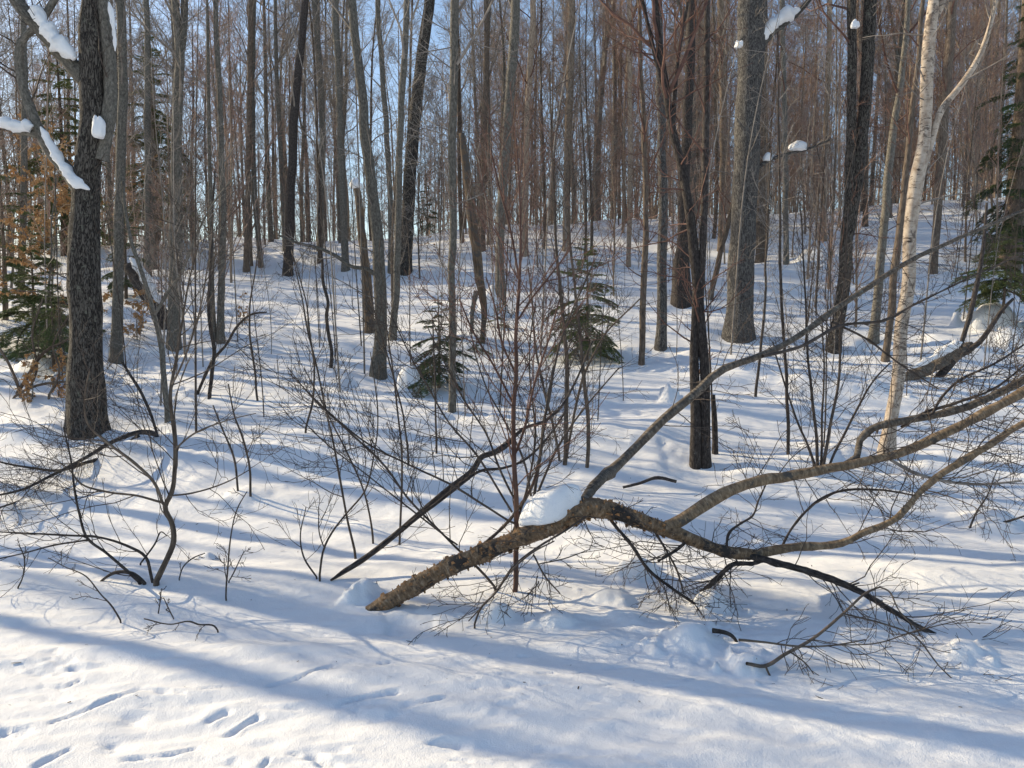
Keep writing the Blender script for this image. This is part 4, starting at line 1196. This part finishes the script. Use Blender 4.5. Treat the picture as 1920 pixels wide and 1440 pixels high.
# ------------------------------------------------------------------ the woods behind: prototypes, then individual copies
def proto_tree(seed, H, r, lean, twig, n1, fork, barkmat, lo=.3, sparse=False):
    rng = np.random.default_rng(seed)
    t = np.linspace(0, 1, 22)
    P = np.stack([lean * H * t ** 1.4 + .17 * np.sin(t * 5 + seed) + .05 * np.sin(t * 13 + seed * 2) - .17 * math.sin(seed), .12 * np.cos(t * 4 + seed * 2) - .12 * math.cos(seed * 2), -.5 + t * (H + .5)], -1)
    R = r * (1 - .86 * t ** 1.1) * (1 + .35 * np.exp(-t * 40))
    T = Tubes().add(P, R, 8, False)
    stems = [(P, R)]
    if fork:
        i = 8
        d = norm(np.array([rng.normal() * .5, rng.normal() * .5, 1.6]))
        u = np.linspace(0, 1, 14)[:, None]
        P2 = P[i] + d * u * H * .5 + np.array([0, 0, 1.]) * u * u * H * .08
        R2 = R[i] * .72 * (1 - .85 * u[:, 0])
        T.add(P2, R2, 7, False)
        stems.append((P2, R2))
    C = Tubes()
    for k, (p, q) in enumerate(stems):
        c = crown_of(p, q, lo=lo if k == 0 else .15, n1=n1 if k == 0 else n1 // 2, L1=H * .15, ang=42, up=.13, n2=7, n3=7, rmin=.0037, rng=rng, n4=2) if not sparse else crown_of(p, q, lo=.5 if k == 0 else .2, n1=9, L1=H * .14, ang=42, up=.13, n2=4, n3=2, rmin=.0032, rng=rng)
        C.sets += c.sets
        if sparse:
            continue
        lo_b, lo_q = grow(p[None], q[None], 16, .04, .45, H * .09, 60, 5, .04, .15, .3, .0035, .008, rng)
        l2, m2 = grow(lo_b, lo_q, 6, .2, .95, H * .035, 42, 4, .03, .16, .7, .0036, .008, rng)
        C.add(lo_b, lo_q, 3, False).add(l2, m2, 3, False)
    return T.mesh('trunk', M[barkmat]), C.mesh('crown', M[twig])


PROTO = []
for k, (H, r, ln, tg, n1, fk, bk, lo) in enumerate([
        (15, .10, .02, 'twig', 20, False, 'grey', .30), (13, .065, -.04, 'redtwig', 20, True, 'far', .2), (16, .12, .01, 'twig', 18, True, 'grey', .32), (11, .045, .05, 'redtwig', 22, False, 'far', .14),
        (14, .075, -.02, 'twig', 20, False, 'brown', .24), (12, .052, .03, 'redtwig', 20, True, 'far', .16), (10, .036, -.05, 'redtwig', 22, False, 'far', .12), (17, .15, 0, 'twig', 18, False, 'greyridge', .4)]):
    PROTO.append(proto_tree(40 + k, H, r, ln, tg, n1, fk, bk, lo))
OPEN = [proto_tree(90 + k, H, r, ln, 'twig', 9, fk, bk, .5, True) for k, (H, r, ln, fk, bk) in enumerate([(15, .12, .02, False, 'grey'), (13, .09, -.04, True, 'brown'), (16, .14, .01, True, 'grey'), (12, .06, .05, False, 'brown'), (14, .09, -.02, False, 'brown'), (12, .07, .03, True, 'grey')])]
KIND = ['tall grey bare tree', 'forked reddish bare tree', 'stout forked grey bare tree', 'thin right-leaning bare tree', 'straight brown bare tree', 'slim forked brown bare tree', 'pole-thin left-leaning bare tree', 'massive furrowed bare tree']


def sector(px):
    return ('behind thick dark trunk' if px < 330 else 'left of the clearing' if px < 640 else 'above curved grey tree' if px < 900
            else 'above larger fir' if px < 1180 else 'behind twin trunk' if px < 1440 else 'behind dark forked tree' if px < 1700 else 'behind white birch')


ORD = ['leftmost', 'second from left', 'third from left', 'fourth from left', 'fifth from left', 'sixth from left', 'seventh from left', 'eighth from left', 'ninth from left', 'tenth from left', 'eleventh from left', 'twelfth from left']
COPIES = []     # (picture x, object): look-alikes get their place in the row added to the label


def settle_labels():
    by = {}
    for px, o in COPIES:
        by.setdefault(o['label'], []).append((px, o))
    for lab, l in by.items():
        if len(l) > 1:
            l.sort(key=lambda a: a[0])
            for i, (px, o) in enumerate(l):
                o['label'] = lab + ', ' + (ORD[i] if i < len(l) - 1 or i == 0 else 'rightmost')
    COPIES.clear()


rng = np.random.default_rng(77)
PLACED = []


def put_tree(x, y, k, s, label, group, src=None):
    src = src or PROTO
    z = float(height(np.array([x]), np.array([y]))[0])
    e = empty('bare_tree', (x, y, z - .05), label, 'tree', group, rng.random() * 6.28)
    e.scale = (s, s, s * (.9 + .2 * rng.random()))
    if x / y > -.7:
        COPIES.append((x / y, e))
    obj('trunk', src[k][0], e)
    obj('crown', src[k][1], e)


n = 0
tries = 0
while n < 215 and tries < 9000:
    tries += 1
    y = 25 + 31 * rng.random() ** .85
    x = (rng.random() * 2 - 1) * .74 * y
    if rng.random() > (.50 + .50 * smooth(-.25, .2, x / y)):
        continue
    if any((x - a) ** 2 + (y - b) ** 2 < .75 for a, b in PLACED):
        continue
    PLACED.append((x, y))
    px = 960 + x / y * F
    k = int(rng.choice(8, p=[.22, .07, .16, .09, .22, .07, .08, .09]) if px < 1080 else rng.choice(8, p=[.08, .19, .06, .2, .1, .17, .17, .03]))
    depth = 'at crest' if y < 36 else 'deep in wood'
    put_tree(x, y, k, .8 + .35 * rng.random(), f'{KIND[k]} {depth} {sector(px)}', 'bare trees of the wood beyond the crest')
    n += 1

# trees standing left of and behind the view; the sun comes through them
OUT = [(-7.0, 7.1, 2, .9), (-9.6, 6.3, 0, 1.0), (-8.8, 9.2, 4, .9), (-12.4, 9.1, 1, 1.0), (-11.3, 11.8, 0, .9), (-14.5, 10.6, 5, 1.), (-13.3, 14.2, 2, .9), (-17.4, 13.0, 3, 1.),
       (-16.2, 17.0, 0, 1.), (-20.6, 16.2, 4, 1.1), (-19.8, 20.5, 1, 1.), (-24.4, 19.0, 2, 1.), (-23.0, 25.0, 0, 1.), (-28, 23, 5, 1.), (-7.9, 5.0, 3, .8), (-15.5, 7.6, 4, 1.), (-20.5, 11.2, 1, 1.), (-26, 15.5, 0, 1.), (-18, 12.0, 5, 1.), (-31, 19, 2, 1.), (-10.8, 4.2, 5, .9), (-17.5, 5.6, 0, 1.), (-9.0, 8.0, 3, 1.), (-10.4, 9.9, 5, .9), (-12.0, 13.0, 3, 1.), (-14.0, 12.3, 4, .9), (-15.0, 15.4, 1, 1.), (-18.0, 18.6, 3, 1.), (-17.0, 20.5, 5, 1.), (-21.5, 22.4, 4, 1.), (-8.4, 10.6, 3, .9), (-22, 27.5, 0, 1.)]
for x, y, k, s in sorted(OUT):
    put_tree(x, y, k, s, f'{KIND[k]} standing left of the view towards the sun', 'trees beyond the left edge', OPEN)


# thin saplings of the understorey
def proto_sap(seed, H, r, lean, twig):
    rng = np.random.default_rng(seed)
    t = np.linspace(0, 1, 14)
    P = np.stack([lean * H * t ** 1.5 + .05 * np.sin(t * 7 + seed), .04 * np.cos(t * 6 + seed) - .04 * math.cos(seed), -.3 + t * (H + .3)], -1)
    R = r * (1 - .8 * t)
    T = Tubes().add(P, R, 6, False)
    C = Tubes()
    b1, q1 = grow(P[None], R[None], 20, .12, .97, H * .24, 38, 6, .10, .13, .6, .0036, .008, rng)
    b2, q2 = grow(b1, q1, 7, .2, .97, H * .10, 40, 4, .06, .16, .7, .0030, .008, rng)
    b3, q3 = grow(b2, q2, 4, .25, .97, H * .045, 40, 3, .06, .16, .7, .0026, .008, rng)
    C.add(b1, q1, 4, False).add(b2, q2, 3, False).add(b3, q3, 3, False)
    return T.mesh('trunk', M['brown' if twig != 'redtwig' else 'far']), C.mesh('crown', M[twig])


SAP = [proto_sap(60 + k, H, r, ln, tg) for k, (H, r, ln, tg) in enumerate([(5, .028, .05, 'twig'), (4, .02, -.08, 'redtwig'), (6, .034, .02, 'redtwig'), (3.2, .016, .1, 'darktwig'), (4.6, .024, -.03, 'twig'), (2.6, .013, -.12, 'redtwig'), (7, .04, .03, 'twig'), (5.5, .03, -.05, 'redtwig')])]
SK = ['tall thin sapling', 'slender left-leaning sapling', 'straight reddish sapling', 'short dark bent sapling', 'upright brown sapling', 'wispy red sapling', 'lanky grey sapling', 'bushy-topped red sapling']
n = 0
while n < 245:
    y = 13 + 33 * rng.random() ** .62
    x = (rng.random() * 2 - 1) * .68 * y
    if y < 22 and rng.random() < .55 and -.35 < x / y < .15:
        continue
    if y > 24 and rng.random() > .6 + .4 * smooth(-.25, .2, x / y):
        continue
    if any((x - a) ** 2 + (y - b) ** 2 < .3 for a, b in PLACED):
        continue
    PLACED.append((x, y))
    k = int(rng.integers(0, 8))
    px = 960 + x / y * F
    z = float(height(np.array([x]), np.array([y]))[0])
    e = empty('bare_sapling', (x, y, z - .03), f"{SK[k]} {'on slope' if y < 24 else 'below crest' if y < 32 else 'past crest'} {sector(px)}", 'sapling', 'understorey saplings on the slope', rng.random() * 6.28)
    s = (.7 + .6 * rng.random()) * (1.0 if y < 25 else 1.35)
    e.scale = (s, s, s)
    COPIES.append((x / y, e))
    obj('trunk', SAP[k][0], e)
    obj('crown', SAP[k][1], e)
    n += 1

WHIP = []
for k in range(5):
    r_ = np.random.default_rng(300 + k)
    H = 2.4 + 1.0 * k * .6
    t = np.linspace(0, 1, 14)
    P = np.stack([(.12 * r_.normal()) * H * t ** 1.6 + .05 * np.sin(t * 6 + k), .06 * H * r_.normal() * t ** 1.6, -.2 + t * (H + .2)], -1)
    R = (.007 + .0018 * k) * (1 - .75 * t)
    b1, q1 = grow(P[None], R[None], 9, .2, .97, .5, 36, 6, .10, .12, .6, .0022, .003, r_)
    b2, q2 = grow(b1, q1, 4, .2, .97, .25, 38, 4, .06, .15, .7, .0017, .003, r_)
    WHIP.append((Tubes().add(P, R, 6, True).mesh('stem', M['darktwig' if k % 2 else 'twig']), Tubes().add(b1, q1, 3, False).add(b2, q2, 3, False).mesh('twigs', M['darktwig' if k % 2 else 'twig'])))
n = 0
while n < 85:
    y = 8.2 + 13 * rng.random() ** .9
    x = -.60 * y + 1.24 * y * rng.random() ** .85
    if any((x - a) ** 2 + (y - b) ** 2 < .12 for a, b in PLACED):
        continue
    PLACED.append((x, y))
    k = int(rng.integers(0, 5))
    px = 960 + x / y * F
    z = float(height(np.array([x]), np.array([y]))[0])
    where = ('near thick dark trunk' if px < 330 else 'in left clearing' if px < 640 else 'near curved grey tree' if px < 900 else 'near larger fir' if px < 1180 else 'near twin trunk' if px < 1440 else 'near dark forked tree' if px < 1650 else 'near white birch')
    e = empty('thin_stem', (x, y, z - .02), f"{['short', 'dark', 'pale', 'tall dark', 'tall pale'][k]} hair-thin whip {'low on slope' if y < 12 else 'up the slope'} {where}", 'sapling', 'hair-thin stems on the slope', rng.random() * 6.28)
    s = .7 + .6 * rng.random()
    e.scale = (s, s, s)
    COPIES.append((x / y, e))
    obj('stem', WHIP[k][0], e)
    obj('twigs', WHIP[k][1], e)['kind'] = 'stuff'
    n += 1
settle_labels()
# the far wood that reads as one mass behind them
T = Tubes()
stem_n = 430
yy = 55 + 75 * rng.random(stem_n)
xx = (rng.random(stem_n) * 2 - 1) * .78 * yy
keep = rng.random(stem_n) < (.62 + .38 * smooth(-.2, .25, xx / yy))
xx, yy = xx[keep], yy[keep]
zz = height(xx, yy)
t = np.linspace(0, 1, 8)
Hh = (11 + 7 * rng.random(len(xx)))[:, None]
ln = rng.normal(size=len(xx))[:, None] * .05
P = np.stack([xx[:, None] + ln * Hh * t, yy[:, None] + 0 * t, zz[:, None] - .5 + Hh * t], -1)
R = (.05 + .09 * rng.random(len(xx)))[:, None] * (1 - .85 * t)
T.add(P, R, 5, False)
b1, q1 = grow(P, R, 11, .25, .97, 2.0, 40, 4, .14, .12, .6, .007, .006, rng)
b2, q2 = grow(b1, q1, 4, .2, .97, 1.0, 42, 3, .08, .15, .7, .006, .005, rng)
T.add(b1, q1, 3, False).add(b2, q2, 3, False)
bn = 520
yy = 44 + 50 * rng.random(bn)
xx = (rng.random(bn) * 2 - 1) * .76 * yy
zz = height(xx, yy)
Hh = (2.5 + 3.5 * rng.random(bn))[:, None]
P = np.stack([xx[:, None] + rng.normal(size=bn)[:, None] * .12 * Hh * t, yy[:, None] + 0 * t, zz[:, None] - .3 + Hh * t], -1)
R = (.02 + .02 * rng.random(bn))[:, None] * (1 - .8 * t)
T.add(P, R, 3, False)
b1, q1 = grow(P, R, 7, .05, .95, 1.5, 45, 4, .10, .14, .7, .008, .006, rng)
b2, q2 = grow(b1, q1, 3, .15, .97, .8, 42, 3, .06, .16, .8, .007, .005, rng)
T.add(b1, q1, 3, False).add(b2, q2, 3, False)
fw = obj('far_wood', T.mesh('far_wood', M['far']))
tag(fw, 'dense brown mass of distant bare trunks and twigs behind everything', 'woodland', kind='stuff')
print('objects', len(bpy.data.objects), 'tris', sum(sum(p.loop_total - 2 for p in m.polygons) if False else len(m.polygons) * 2 for m in bpy.data.meshes))
